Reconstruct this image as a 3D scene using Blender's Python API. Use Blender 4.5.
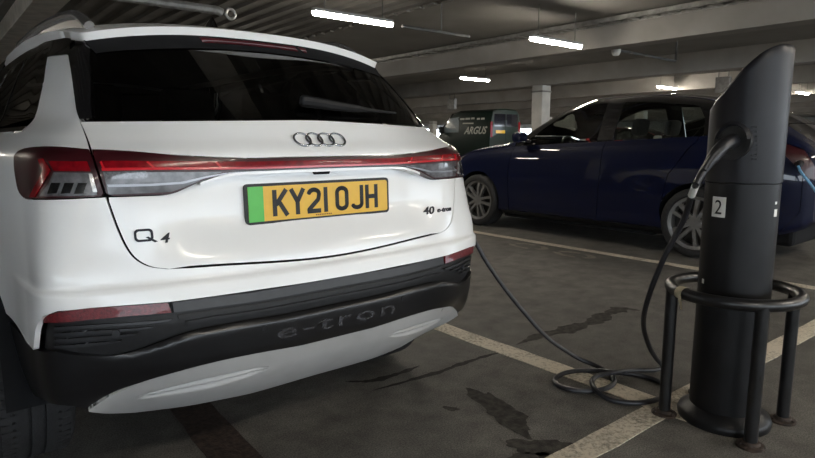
import bpy, bmesh, math, random
import numpy as np
from mathutils import Vector, Matrix
from mathutils.bvhtree import BVHTree
from mathutils.geometry import delaunay_2d_cdt, barycentric_transform

for o in list(bpy.data.objects):
    bpy.data.objects.remove(o, do_unlink=True)
scn = bpy.context.scene
COL = scn.collection
random.seed(4)

# ------------------------------------------------------------------ camera
IW, IH = 815, 458
PCX, PCY = 407.5, 229.0
CAM_H = 1.143
VFX, VLX, HY = -82.0, 1135.0, 140.0           # vanishing points of the bay lines / of the plate
FPX = math.sqrt(-((VFX - PCX) * (VLX - PCX) + (HY - PCY) ** 2))
_dF = np.array([VFX - PCX, HY - PCY, FPX]); _dF /= np.linalg.norm(_dF)
_dL = np.array([VLX - PCX, HY - PCY, FPX]); _dL /= np.linalg.norm(_dL)
_dU = np.cross(_dL, _dF)
if _dU[1] > 0: _dU = -_dU
RM = np.stack([_dL, _dF, _dU])
CAMP = np.array([0.0, 0.0, CAM_H])
cd = bpy.data.cameras.new('camera'); cam = bpy.data.objects.new('camera', cd); COL.objects.link(cam)
cd.sensor_fit = 'HORIZONTAL'; cd.sensor_width = 36.0; cd.lens = FPX / IW * 36.0
cd.clip_start = 0.05; cd.clip_end = 300
_m = Matrix.Identity(4)
for i in range(3):
    _m[i][0] = RM[i, 0]; _m[i][1] = -RM[i, 1]; _m[i][2] = -RM[i, 2]; _m[i][3] = CAMP[i]
cam.matrix_world = _m
scn.camera = cam

# ------------------------------------------------------------------ world, exposure
vs = scn.view_settings
vs.view_transform = 'Standard'; vs.look = 'None'; vs.gamma = 1.0; vs.use_curve_mapping = False
vs.exposure = 0.34
world = bpy.data.worlds.new('overcast_sky'); scn.world = world; world.use_nodes = True
_bg = world.node_tree.nodes['Background']
_bg.inputs[0].default_value = (0.80, 0.90, 1.0, 1); _bg.inputs[1].default_value = 6.3
LAMP_POWER = 100.0                             # emission strength of the fluorescent diffusers

# ------------------------------------------------------------------ helpers
def ray(px, py):
    return RM @ np.array([px - PCX, py - PCY, FPX])
def on_plane(px, py, axis, val):
    w = ray(px, py); t = (val - CAMP[axis]) / w[axis]; return CAMP + w * t
def ground(px, py, z=0.0): return on_plane(px, py, 2, z)
def at_depth(px, py, d):
    w = ray(px, py); return CAMP + w * (d / FPX)

def pchip(xs, ys):
    xs = np.array(xs, float); ys = np.array(ys, float); h = np.diff(xs); d = np.diff(ys) / h
    m = np.zeros(len(xs))
    for i in range(1, len(xs) - 1):
        if d[i-1] * d[i] > 0:
            w1 = 2*h[i] + h[i-1]; w2 = h[i] + 2*h[i-1]
            m[i] = (w1 + w2) / (w1 / d[i-1] + w2 / d[i])
    m[0] = d[0]; m[-1] = d[-1]
    def f(x):
        x = np.clip(np.asarray(x, float), xs[0], xs[-1])
        i = np.clip(np.searchsorted(xs, x) - 1, 0, len(xs) - 2)
        t = (x - xs[i]) / h[i]
        return ((2*t**3-3*t**2+1)*ys[i] + (t**3-2*t**2+t)*h[i]*m[i] + (-2*t**3+3*t**2)*ys[i+1] + (t**3-t**2)*h[i]*m[i+1])
    return f

def hermite_cols(T, cols, t):
    """cols: list of arrays (one per knot), t array -> smooth curve through the columns"""
    T = np.asarray(T, float); n = len(T); C = np.stack(cols)
    d = (C[1:] - C[:-1]) / (T[1:] - T[:-1])[:, None]
    m = np.zeros_like(C)
    for i in range(1, n-1):
        h0 = T[i]-T[i-1]; h1 = T[i+1]-T[i]
        m[i] = (d[i-1]*h1 + d[i]*h0) / (h0+h1)
    m[0] = 0 if False else d[0]; m[-1] = d[-1]
    return T, C, m
def hermite_eval(T, C, m, t, i):
    h = T[i+1]-T[i]; s = (t-T[i])/h; k = np.arange(len(t))
    return ((2*s**3-3*s**2+1)*C[i, k] + (s**3-2*s**2+s)*h*m[i, k] + (-2*s**3+3*s**2)*C[i+1, k] + (s**3-s**2)*h*m[i+1, k])

def sm(x, a, b):
    t = np.clip((np.asarray(x, float) - a) / (b - a), 0, 1); return t*t*(3-2*t)

# ---- materials
MATS = {}
def mat(name, col=(0.5, 0.5, 0.5), rough=0.5, metal=0.0, coat=0.0, var=0.06, scale=30.0, bump=0.0, bscale=200.0,
        emit=None, estr=0.0, spec=0.5, col2=None, coat_rough=0.03, rvar=0.0):
    if name in MATS: return MATS[name]
    m = bpy.data.materials.new(name); m.use_nodes = True; nt = m.node_tree; N = nt.nodes; L = nt.links
    b = N['Principled BSDF']
    tc = N.new('ShaderNodeTexCoord'); nz = N.new('ShaderNodeTexNoise'); nz.inputs['Scale'].default_value = scale
    nz.inputs['Detail'].default_value = 4
    L.new(tc.outputs['Object'], nz.inputs['Vector'])
    rp = N.new('ShaderNodeValToRGB')
    c2 = col2 if col2 else tuple(min(1, c*(1+var)) for c in col)
    c1 = tuple(c*(1-var) for c in col) if not col2 else col
    rp.color_ramp.elements[0].color = (*c1, 1); rp.color_ramp.elements[1].color = (*c2, 1)
    rp.color_ramp.elements[0].position = 0.35; rp.color_ramp.elements[1].position = 0.65
    L.new(nz.outputs['Fac'], rp.inputs['Fac']); L.new(rp.outputs['Color'], b.inputs['Base Color'])
    b.inputs['Roughness'].default_value = rough; b.inputs['Metallic'].default_value = metal
    b.inputs['Coat Weight'].default_value = coat; b.inputs['Coat Roughness'].default_value = coat_rough
    b.inputs['Specular IOR Level'].default_value = spec
    if rvar:
        mr = N.new('ShaderNodeMapRange'); mr.inputs[3].default_value = max(0, rough-rvar); mr.inputs[4].default_value = min(1, rough+rvar)
        L.new(nz.outputs['Fac'], mr.inputs[0]); L.new(mr.outputs[0], b.inputs['Roughness'])
    if bump:
        n2 = N.new('ShaderNodeTexNoise'); n2.inputs['Scale'].default_value = bscale; n2.inputs['Detail'].default_value = 3
        L.new(tc.outputs['Object'], n2.inputs['Vector'])
        bp = N.new('ShaderNodeBump'); bp.inputs['Strength'].default_value = bump; bp.inputs['Distance'].default_value = 0.01
        L.new(n2.outputs['Fac'], bp.inputs['Height']); L.new(bp.outputs['Normal'], b.inputs['Normal'])
    if emit:
        b.inputs['Emission Color'].default_value = (*emit, 1); b.inputs['Emission Strength'].default_value = estr
    MATS[name] = m; return m

def glass_mat(name, tint, rough=0.02, ior=1.5, gloss=(1, 1, 1)):
    """tinted pane: see-through with a fresnel reflection, no refraction"""
    if name in MATS: return MATS[name]
    m = bpy.data.materials.new(name); m.use_nodes = True; nt = m.node_tree; N = nt.nodes; L = nt.links
    N.clear()
    out = N.new('ShaderNodeOutputMaterial'); mix = N.new('ShaderNodeMixShader'); tr = N.new('ShaderNodeBsdfTransparent')
    gl = N.new('ShaderNodeBsdfGlossy'); fr = N.new('ShaderNodeFresnel')
    tr.inputs['Color'].default_value = (*tint, 1); gl.inputs['Roughness'].default_value = rough
    gl.inputs['Color'].default_value = (*gloss, 1)
    fr.inputs['IOR'].default_value = ior
    L.new(fr.outputs[0], mix.inputs[0]); L.new(tr.outputs[0], mix.inputs[1]); L.new(gl.outputs[0], mix.inputs[2])
    L.new(mix.outputs[0], out.inputs['Surface'])
    MATS[name] = m; return m

# ---- objects
ROOT = {}
def tag(o, label=None, cat=None, group=None, kind=None):
    if label: o['label'] = label
    if cat: o['category'] = cat
    if group: o['group'] = group
    if kind: o['kind'] = kind
    return o
def thing(name, loc, label, cat, group=None):
    o = bpy.data.objects.new(name, None); COL.objects.link(o); o.location = loc
    o.empty_display_size = 0.1
    ROOT[o.name] = np.array(loc, float)
    return tag(o, label, cat, group)
def obj(name, verts, faces, m, parent=None, smooth=False, normals=None, loc=None):
    """verts in world space; parented objects keep world placement (roots carry location only)"""
    verts = np.asarray(verts, float)
    off = np.zeros(3)
    if parent is not None: off = ROOT[parent.name]
    elif loc is not None: off = np.array(loc, float)
    me = bpy.data.meshes.new(name)
    me.from_pydata((verts - off).tolist(), [], [list(map(int, f)) for f in faces]); me.update()
    me.materials.append(m)
    if smooth:
        me.polygons.foreach_set('use_smooth', [True] * len(me.polygons))
    if normals is not None:
        me.polygons.foreach_set('use_smooth', [True] * len(me.polygons))
        me.normals_split_custom_set_from_vertices([tuple(n) for n in normals])
    o = bpy.data.objects.new(name, me); COL.objects.link(o)
    if parent is not None:
        o.parent = parent
        ROOT[o.name] = off            # children sit at the root's origin
    else:
        o.location = off; ROOT[o.name] = off
    return o

class MB:
    """collects simple solids into one mesh"""
    def __init__(s): s.v = []; s.f = []
    def add(s, v, f):
        n = len(s.v); s.v += [tuple(p) for p in v]; s.f += [[i + n for i in q] for q in f]; return s
    def box(s, lo, hi, M=None):
        x0, y0, z0 = lo; x1, y1, z1 = hi
        v = [(x0,y0,z0),(x1,y0,z0),(x1,y1,z0),(x0,y1,z0),(x0,y0,z1),(x1,y0,z1),(x1,y1,z1),(x0,y1,z1)]
        if M is not None: v = [tuple(M @ Vector(p)) for p in v]
        return s.add(v, [(0,3,2,1),(4,5,6,7),(0,1,5,4),(1,2,6,5),(2,3,7,6),(3,0,4,7)])
    def bbox(s, lo, hi, b=0.01, M=None):
        bm = bmesh.new()
        bmesh.ops.create_cube(bm, size=1)
        for v in bm.verts:
            for i in range(3): v.co[i] = (lo[i]+hi[i])/2 + v.co[i]*(hi[i]-lo[i])
        bmesh.ops.bevel(bm, geom=list(bm.edges), offset=b, segments=2, affect='EDGES', profile=0.5)
        bm.verts.index_update()
        vs_ = [tuple((M @ v.co) if M is not None else v.co) for v in bm.verts]
        fs_ = [[v.index for v in f.verts] for f in bm.faces]; bm.free()
        return s.add(vs_, fs_)
    def tube(s, path, r, n=10, cap=True):
        P = [Vector(p) for p in path]; rs = r if hasattr(r, '__len__') else [r]*len(P)
        rings = []; up = None
        for i, p in enumerate(P):
            d = (P[min(i+1, len(P)-1)] - P[max(i-1, 0)]).normalized()
            if up is None:
                up = Vector((0,0,1)) if abs(d.z) < 0.9 else Vector((1,0,0))
            a = d.cross(up).normalized(); b = a.cross(d).normalized(); up = b
            rings.append([p + (a*math.cos(2*math.pi*k/n) + b*math.sin(2*math.pi*k/n))*rs[i] for k in range(n)])
        v = [q for rg in rings for q in rg]; f = []
        for i in range(len(P)-1):
            for k in range(n):
                f.append((i*n+k, i*n+(k+1) % n, (i+1)*n+(k+1) % n, (i+1)*n+k))
        if cap:
            f.append(list(range(n))[::-1]); f.append([(len(P)-1)*n+k for k in range(n)])
        return s.add(v, f)
    def ring(s, c, axis_u, axis_v, R, r, n=48, k=10):
        c = Vector(c); u = Vector(axis_u).normalized(); w = Vector(axis_v).normalized(); nn = u.cross(w)
        v = []; f = []
        for i in range(n):
            a = 2*math.pi*i/n; d = u*math.cos(a) + w*math.sin(a)
            for j in range(k):
                b = 2*math.pi*j/k
                v.append(c + d*(R + r*math.cos(b)) + nn*(r*math.sin(b)))
        for i in range(n):
            for j in range(k):
                f.append((i*k+j, ((i+1) % n)*k+j, ((i+1) % n)*k+(j+1) % k, i*k+(j+1) % k))
        return s.add(v, f)
    def lathe(s, prof, c=(0,0,0), axis='z', n=32, close=False):
        """prof: list of (r, h)"""
        v = []; f = []; c = Vector(c)
        for i in range(n):
            a = 2*math.pi*i/n
            for r, h in prof:
                if axis == 'z': p = Vector((r*math.cos(a), r*math.sin(a), h))
                elif axis == 'x': p = Vector((h, r*math.cos(a), r*math.sin(a)))
                else: p = Vector((r*math.sin(a), h, r*math.cos(a)))
                v.append(c + p)
        m_ = len(prof)
        for i in range(n):
            i2 = (i+1) % n
            for j in range(m_ - (0 if close else 1)):
                j2 = (j+1) % m_
                f.append((i*m_+j, i2*m_+j, i2*m_+j2, i*m_+j2))
        return s.add(v, f)
    def prism(s, poly, n0, n1, fn):
        """poly: 2D outline (convex or not), fn(a,b,h)->3D"""
        k = len(poly)
        v = [fn(a, b, n0) for a, b in poly] + [fn(a, b, n1) for a, b in poly]
        f = [list(range(k))[::-1], list(range(k, 2*k))] + [(i, (i+1) % k, k+(i+1) % k, k+i) for i in range(k)]
        return s.add(v, f)
    def build(s, name, m, parent=None, smooth=False, loc=None, fix=True, angle=35):
        o = obj(name, s.v, s.f, m, parent, smooth, loc=loc)
        if fix:
            bm = bmesh.new(); bm.from_mesh(o.data); bmesh.ops.recalc_face_normals(bm, faces=bm.faces)
            if smooth:
                for e in bm.edges:
                    if len(e.link_faces) == 2 and e.calc_face_angle(0) > math.radians(angle): e.smooth = False
            bm.to_mesh(o.data); bm.free()
        return o

def catmull(pts, n=8):
    P = [np.array(p, float) for p in pts]; out = []
    P = [2*P[0]-P[1]] + P + [2*P[-1]-P[-2]]
    for i in range(1, len(P)-2):
        p0, p1, p2, p3 = P[i-1], P[i], P[i+1], P[i+2]
        d = lambda a, b: max(np.linalg.norm(b-a)**0.5, 1e-6)
        t0 = 0; t1 = t0+d(p0,p1); t2 = t1+d(p1,p2); t3 = t2+d(p2,p3)
        for k in range(n):
            t = t1 + (t2-t1)*k/n
            A1 = (t1-t)/(t1-t0)*p0+(t-t0)/(t1-t0)*p1; A2 = (t2-t)/(t2-t1)*p1+(t-t1)/(t2-t1)*p2; A3 = (t3-t)/(t3-t2)*p2+(t-t2)/(t3-t2)*p3
            B1 = (t2-t)/(t2-t0)*A1+(t-t0)/(t2-t0)*A2; B2 = (t3-t)/(t3-t1)*A2+(t-t1)/(t3-t1)*A3
            out.append((t2-t)/(t2-t1)*B1+(t-t1)/(t2-t1)*B2)
    out.append(P[-2]); return out

def text_mesh(txt, size, extrude=0.002, shear=0.0, bold=0.0, xscale=1.0, spacing=1.0):
    cu = bpy.data.curves.new('text', 'FONT'); cu.body = txt; cu.size = size; cu.extrude = extrude
    cu.shear = shear; cu.offset = bold; cu.align_x = 'CENTER'; cu.align_y = 'CENTER'; cu.resolution_u = 3; cu.space_character = spacing
    o = bpy.data.objects.new('text', cu); COL.objects.link(o)
    dg = bpy.context.evaluated_depsgraph_get(); ev = o.evaluated_get(dg); me = ev.to_mesh()
    v = np.array([tuple(x.co) for x in me.vertices]); f = [list(p.vertices) for p in me.polygons]
    ev.to_mesh_clear(); bpy.data.objects.remove(o, do_unlink=True); bpy.data.curves.remove(cu)
    v[:, 0] *= xscale
    return v, f

# ---- parametric surfaces: panels are cut out of one smooth body surface
class Surf:
    def __init__(s, fn, p_rng, q_rng, np_, nq, out):
        """fn(p,q)->(n,3); out: +1/-1 makes dP/dp x dP/dq point outwards"""
        s.fn = fn; s.out = out
        ps = np.linspace(*p_rng, np_); qs = np.linspace(*q_rng, nq)
        A, B = np.meshgrid(ps, qs, indexing='ij'); s.PA = np.stack([A.ravel(), B.ravel()], 1)
        V = fn(s.PA[:, 0], s.PA[:, 1]); s.V = V; F = []
        for i in range(np_-1):
            for j in range(nq-1):
                a = i*nq+j; F.append((a, a+nq, a+nq+1)); F.append((a, a+nq+1, a+1))
        s.F = F
        s.bvh = BVHTree.FromPolygons([tuple(v) for v in V], F)
    def normal(s, p, q, fn=None):
        fn = fn or s.fn; e = 0.002
        a = fn(p+e, q)-fn(p-e, q); b = fn(p, q+e)-fn(p, q-e)
        n = np.cross(a, b)*s.out; n /= np.maximum(np.linalg.norm(n, axis=1, keepdims=True), 1e-12); return n
    def pix(s, px, py):
        w = ray(px, py); w = w/np.linalg.norm(w)
        loc, nrm, idx, d = s.bvh.ray_cast(Vector(CAMP), Vector(w))
        if loc is None:                      # just past the silhouette: nearest point of the surface to the ray
            best = min(((s.bvh.find_nearest(Vector(CAMP+w*q)) for q in np.linspace(1.0, 9.0, 400))), key=lambda r_: r_[3])
            loc, nrm, idx, d = best
            if d > 0.02: print('pixel misses', px, py, round(d, 3))
        i, j, k = s.F[idx]
        g = lambda a: Vector((s.PA[a, 0], s.PA[a, 1], 0))
        r = barycentric_transform(loc, Vector(s.V[i]), Vector(s.V[j]), Vector(s.V[k]), g(i), g(j), g(k))
        return (r.x, r.y)
    def pixs(s, pts): return [s.pix(*p) for p in pts]
    def patch(s, name, outer, m, parent, step=0.02, off=0.0, flange=0.012, holes=(), lines=(), keep=None, disp=None, qstep=None, dens=0.03):
        """a panel: outline in (p,q), triangulated inside, edges folded inwards by flange"""
        qstep = qstep or step
        fn0 = s.fn
        def fn(p, q):
            P = fn0(p, q); n = s.normal(p, q, fn0)
            h = off + (disp(p, q) if disp is not None else 0)
            return P + n*np.reshape(h, (-1, 1)) if np.ndim(h) else P + n*h
        def resample(poly, closed=True):
            out = []; n = len(poly)
            for i in range(n if closed else n-1):
                a = np.array(poly[i]); b = np.array(poly[(i+1) % n]); L = max(abs((b-a)/np.array([step, qstep])))
                k = max(1, int(math.ceil(L)))
                for j in range(k): out.append(a+(b-a)*j/k)
            if not closed: out.append(np.array(poly[-1]))
            return out
        loops = [resample(outer)] + [resample(h) for h in holes]
        V = []; E = []
        for lp in loops:
            n0 = len(V); V += [tuple(x) for x in lp]; E += [(n0+i, n0+(i+1) % len(lp)) for i in range(len(lp))]
        for ln in lines:
            lp = resample(ln, False); n0 = len(V); V += [tuple(x) for x in lp]; E += [(n0+i, n0+i+1) for i in range(len(lp)-1)]
        O = np.array(loops[0]); lo = O.min(0); hi = O.max(0)
        gx = np.arange(lo[0]+step*0.5, hi[0], step); gy = np.arange(lo[1]+qstep*0.5, hi[1], qstep)
        G = np.array([(x + (step*0.5 if j % 2 else 0), y) for j, y in enumerate(gy) for x in gx]) if len(gx) and len(gy) else np.zeros((0, 2))
        def inside(Q, poly):
            poly = np.array(poly); r = np.zeros(len(Q), bool); j = len(poly)-1
            for i in range(len(poly)):
                xi, yi = poly[i]; xj, yj = poly[j]
                c = ((yi > Q[:, 1]) != (yj > Q[:, 1]))
                with np.errstate(divide='ignore', invalid='ignore'):
                    c &= Q[:, 0] < (xj-xi)*(Q[:, 1]-yi)/(yj-yi+1e-30)+xi
                r ^= c; j = i
            return r
        if len(G):
            k = inside(G, loops[0])
            for h in loops[1:]: k &= ~inside(G, h)
            G = G[k]
            if len(G):
                B = np.array(V)/np.array([step, qstep]); Gs = G/np.array([step, qstep])
                d2 = np.full(len(G), 1e9)
                for b in B: d2 = np.minimum(d2, ((Gs-b)**2).sum(1))
                G = G[d2 > 0.2]
        nb = len(V); V += [tuple(g) for g in G]
        sc = np.array([1/step, 1/qstep])
        r = delaunay_2d_cdt([Vector((v[0]*sc[0], v[1]*sc[1])) for v in V], E, [], 0, 1e-5)
        P2 = np.array([(v.x, v.y) for v in r[0]])/sc; tris = np.array([list(f) for f in r[2]], int)
        cen = P2[tris].mean(1); k = inside(cen, loops[0])
        for h in loops[1:]: k &= ~inside(cen, h)
        if keep is not None: k &= keep(cen[:, 0], cen[:, 1])
        tris = tris[k]
        P3 = fn(P2[:, 0], P2[:, 1]); nr = s.normal(P2[:, 0], P2[:, 1], fn)
        # orientation
        a = np.cross(P3[tris[:, 1]]-P3[tris[:, 0]], P3[tris[:, 2]]-P3[tris[:, 0]]); fl = (a*nr[tris[:, 0]]).sum(1) < 0
        tris[fl] = tris[fl][:, [0, 2, 1]]
        used = np.unique(tris); mp = -np.ones(len(P3), int); mp[used] = np.arange(len(used)); tris = mp[tris]; P3 = P3[used]; nr = nr[used]
        verts = P3; norms = nr; faces = [tuple(t) for t in tris]
        if flange:
            cnt = {}
            for t in tris:
                for i in range(3):
                    e = (t[i], t[(i+1) % 3]); ke = (min(e), max(e)); cnt.setdefault(ke, []).append(e)
            be = [v[0] for v in cnt.values() if len(v) == 1]
            bvs = sorted({a for e in be for a in e}); top = {a: len(verts)+i for i, a in enumerate(bvs)}
            bot = {a: len(verts)+len(bvs)+i for i, a in enumerate(bvs)}
            # edge normals for the folded rim
            en = {a: np.zeros(3) for a in bvs}
            for a_, b_ in be:
                d = verts[b_]-verts[a_]; nn = np.cross(d, nr[a_]); nn /= max(np.linalg.norm(nn), 1e-9); en[a_] += nn; en[b_] += nn
            bn = np.array([en[a]/max(np.linalg.norm(en[a]), 1e-9) for a in bvs])
            tv = verts[bvs]; bv = verts[bvs]-nr[bvs]*flange
            verts = np.vstack([verts, tv, bv]); norms = np.vstack([nr, bn, bn])
            for a_, b_ in be: faces.append((top[b_], top[a_], bot[a_], bot[b_]))
        return obj(name, verts, faces, m, parent, True, norms)
    def decal(s, name, v2, f, m, parent, p0, q0, pscale=1.0, qscale=1.0, off=0.002):
        """small flat mesh (x,y,thickness) laid onto the surface"""
        v2 = np.asarray(v2, float); p = p0+v2[:, 0]*pscale; q = q0+v2[:, 1]*qscale
        P = s.fn(p, q)+s.normal(p, q)*(off+v2[:, 2:3])
        return obj(name, P, f, m, parent)
# ------------------------------------------------------------------ setting
def asphalt():
    m = bpy.data.materials.new('asphalt'); m.use_nodes = True; nt = m.node_tree; N = nt.nodes; L = nt.links; b = N['Principled BSDF']
    tc = N.new('ShaderNodeTexCoord')
    def noise(sc, det=5, rough=0.6):
        n = N.new('ShaderNodeTexNoise'); n.inputs['Scale'].default_value = sc; n.inputs['Detail'].default_value = det
        n.inputs['Roughness'].default_value = rough; L.new(tc.outputs['Object'], n.inputs['Vector']); return n
    big = noise(0.55, 6); mid = noise(6, 5, 0.7); fine = noise(160, 3, 0.8)
    r1 = N.new('ShaderNodeValToRGB'); r1.color_ramp.elements[0].color = (0.082, 0.079, 0.075, 1); r1.color_ramp.elements[1].color = (0.150, 0.143, 0.133, 1)
    r1.color_ramp.elements[0].position = 0.32; r1.color_ramp.elements[1].position = 0.7
    L.new(big.outputs['Fac'], r1.inputs['Fac'])
    r2 = N.new('ShaderNodeValToRGB'); r2.color_ramp.elements[0].color = (0.62, 0.62, 0.62, 1); r2.color_ramp.elements[1].color = (1.2, 1.2, 1.2, 1)
    r2.color_ramp.elements[0].position = 0.3; r2.color_ramp.elements[1].position = 0.65
    L.new(mid.outputs['Fac'], r2.inputs['Fac'])
    r3 = N.new('ShaderNodeValToRGB'); r3.color_ramp.elements[0].color = (0.30, 0.30, 0.30, 1); r3.color_ramp.elements[1].color = (1.75, 1.72, 1.65, 1)
    r3.color_ramp.elements[0].position = 0.3; r3.color_ramp.elements[1].position = 0.7
    L.new(fine.outputs['Fac'], r3.inputs['Fac'])
    def mul(a, c):
        x = N.new('ShaderNodeMix'); x.data_type = 'RGBA'; x.blend_type = 'MULTIPLY'; x.inputs[0].default_value = 1
        L.new(a, x.inputs[6]); L.new(c, x.inputs[7]); return x.outputs[2]
    L.new(mul(mul(r1.outputs[0], r2.outputs[0]), r3.outputs[0]), b.inputs['Base Color'])
    mr = N.new('ShaderNodeMapRange'); mr.inputs[1].default_value = 0.3; mr.inputs[2].default_value = 0.75; mr.inputs[3].default_value = 0.62; mr.inputs[4].default_value = 0.9
    L.new(big.outputs['Fac'], mr.inputs[0]); L.new(mr.outputs[0], b.inputs['Roughness'])
    bp = N.new('ShaderNodeBump'); bp.inputs['Strength'].default_value = 0.6; bp.inputs['Distance'].default_value = 0.004
    L.new(fine.outputs['Fac'], bp.inputs['Height']); L.new(bp.outputs[0], b.inputs['Normal'])
    b.inputs['Specular IOR Level'].default_value = 0.35
    return m
M_ASPH = asphalt()

def line_paint(name, col):
    """worn road paint: flakes off to transparent specks"""
    m = bpy.data.materials.new(name); m.use_nodes = True; nt = m.node_tree; N = nt.nodes; L = nt.links; b = N['Principled BSDF']
    tc = N.new('ShaderNodeTexCoord')
    n = N.new('ShaderNodeTexNoise'); n.inputs['Scale'].default_value = 55; n.inputs['Detail'].default_value = 6; n.inputs['Roughness'].default_value = 0.75
    n2 = N.new('ShaderNodeTexNoise'); n2.inputs['Scale'].default_value = 4; n2.inputs['Detail'].default_value = 5
    L.new(tc.outputs['Object'], n.inputs['Vector']); L.new(tc.outputs['Object'], n2.inputs['Vector'])
    ad = N.new('ShaderNodeMath'); ad.operation = 'MULTIPLY_ADD'; ad.inputs[1].default_value = 0.45; L.new(n2.outputs[0], ad.inputs[0]); L.new(n.outputs[0], ad.inputs[2])
    rp = N.new('ShaderNodeValToRGB'); rp.color_ramp.elements[0].position = 0.56; rp.color_ramp.elements[1].position = 0.78
    rp.color_ramp.elements[0].color = (*[c*0.34 for c in col], 1); rp.color_ramp.elements[1].color = (*col, 1)
    L.new(ad.outputs[0], rp.inputs[0]); L.new(rp.outputs[0], b.inputs['Base Color']); b.inputs['Roughness'].default_value = 0.75
    bp = N.new('ShaderNodeBump'); bp.inputs['Strength'].default_value = 0.5; bp.inputs['Distance'].default_value = 0.003
    L.new(n.outputs[0], bp.inputs['Height']); L.new(bp.outputs[0], b.inputs['Normal'])
    return m
M_LINE = line_paint('worn_line_paint', (0.58, 0.52, 0.42))
M_MARK = line_paint('faded_marking_paint', (0.24, 0.22, 0.18))

M_CONC = mat('painted_concrete', (0.265, 0.25, 0.232), 0.75, var=0.14, scale=1.3, bump=0.15, bscale=40)
M_SOFF = mat('soffit_paint', (0.20, 0.192, 0.18), 0.7, var=0.12, scale=1.0, bump=0.1, bscale=25)
M_DECK = mat('deck_steel', (0.16, 0.155, 0.145), 0.75, 0.0, var=0.12, scale=2.0)
M_FLANGE = mat('galvanised_flange', (0.85, 0.82, 0.76), 0.3, 0.3, var=0.15, scale=5)
M_PILLAR = mat('pillar_paint', (0.46, 0.45, 0.42), 0.6, var=0.1, scale=3)
M_WALL = mat('wall_render', (0.62, 0.60, 0.55), 0.85, var=0.15, scale=0.8, bump=0.2, bscale=30)

X0, X1, Y0, Y1 = -16.0, 50.0, -13.0, 50.0
ZC = 3.02; ZB = 2.60
floor = MB().box((X0, Y0, -0.3), (X1, Y1, 0)).build('floor', M_ASPH); tag(floor, kind='structure')

# ceiling: trapezoid steel deck on the near bay, flat soffit beyond
mb = MB(); pr = []; x = X0
while x < 5.8:
    pr += [(x, ZC+0.02), (x+0.12, ZC+0.02), (x+0.15, ZC+0.065), (x+0.27, ZC+0.065)]; x += 0.30
pr.append((5.8, ZC+0.02))
k = len(pr)
v = [(a, Y0, b) for a, b in pr] + [(a, Y1, b) for a, b in pr] + [(X0, Y0, ZC+0.3), (5.8, Y0, ZC+0.3), (X0, Y1, ZC+0.3), (5.8, Y1, ZC+0.3)]
f = [(i, i+1, k+i+1, k+i) for i in range(k-1)] + [(2*k, 2*k+1, 2*k+3, 2*k+2)]
ceil_ = obj('ceiling', v, f, M_DECK); tag(ceil_, kind='structure')
cf = MB().box((5.8, Y0, ZC), (X1, Y1, ZC+0.3)).build('soffit', M_SOFF, ceil_)
# beams (run with the bays)
BEAMS = [8.58, 13.1, 17.6, 22.1, 26.6, 31.1, 35.6, 40.1, 44.6, -4.6, -9.2]
for bx in BEAMS:
    MB().bbox((bx, Y0+0.3, ZB), (bx+0.34, Y1-0.3, ZC+0.04), 0.012).build('beam', M_CONC, ceil_)
# steel joist above the white car: flat glossy lower flange and web
jx = 1.23
MB().box((jx-0.15, Y0+0.3, 2.6), (jx+0.15, Y1-0.3, 2.622)).box((jx-0.012, Y0+0.3, 2.622), (jx+0.012, Y1-0.3, ZC+0.02)).build('steel_joist', M_FLANGE, ceil_)
# deck edge angle with slots
mb = MB(); y = 1.0
while y < 20: mb.box((5.72, y, ZC-0.012), (5.80, y+0.16, ZC+0.02)); y += 0.3
mb.build('edge_angle', M_DECK, ceil_)

def pillar(px_, py_, w=0.34):
    root = MB().bbox((px_-w/2, py_-w/2, 0), (px_+w/2, py_+w/2, ZB+0.01), 0.02).build('pillar', M_PILLAR)
    MB().box((px_-w/2-0.02, py_-w/2-0.02, ZB-0.18), (px_+w/2+0.02, py_+w/2+0.02, ZB-0.14)).build('collar_plate', M_DECK, root)
    tag(root, kind='structure'); return root
for i, (a, b, w) in enumerate([(13.27, 10.42, 0.36), (31.3, 24.0, 0.40), (22.3, 12.55, 0.36), (31.3, 35.0, 0.45), (13.27, 25.4, 0.36), (22.3, 27.5, 0.36),
                  (-4.45, 10.4, 0.36), (-4.45, -4.6, 0.36), (13.27, -4.6, 0.36)]):
    pillar(a, b, w)

# outer walls: parapet, lintel; daylight comes in between
def outer(name, lo, hi, parts):
    mb = MB()
    for a, b in parts: mb.box(a, b)
    o = mb.build(name, M_WALL); tag(o, kind='structure'); return o
outer('wall_near', None, None, [((X0, Y0-0.2, 0), (X1, Y0, 0.95)), ((X0, Y0-0.2, 2.75), (X1, Y0, ZC+0.3))])
outer('wall_left', None, None, [((X0-0.2, Y0, 0), (X0, Y1, 0.95)), ((X0-0.2, Y0, 2.5), (X0, Y1, ZC+0.3)), ((X0-0.2, -3.0, 0.95), (X0, Y1, 2.5))])
outer('wall_far', None, None, [((X0, Y1, 0), (X1, Y1+0.2, 1.05)), ((X0, Y1, 2.35), (X1, Y1+0.2, ZC+0.3)), ((X0, Y1, 1.05), (36.5, Y1+0.2, 2.35)), ((46.0, Y1, 1.05), (X1, Y1+0.2, 2.35)),
      ((40.6, Y1, 1.05), (41.2, Y1+0.2, 2.35))])
outer('wall_right', None, None, [((X1, Y0, 0), (X1+0.2, Y1, 1.1)), ((X1, Y0, 2.35), (X1+0.2, Y1, ZC+0.3)), ((X1, Y0, 1.1), (X1+0.2, 34.5, 2.35)), ((X1, 36.0, 1.1), (X1+0.2, 39.6, 2.35)), ((X1, 42.0, 1.1), (X1+0.2, Y1, 2.35))])

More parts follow.
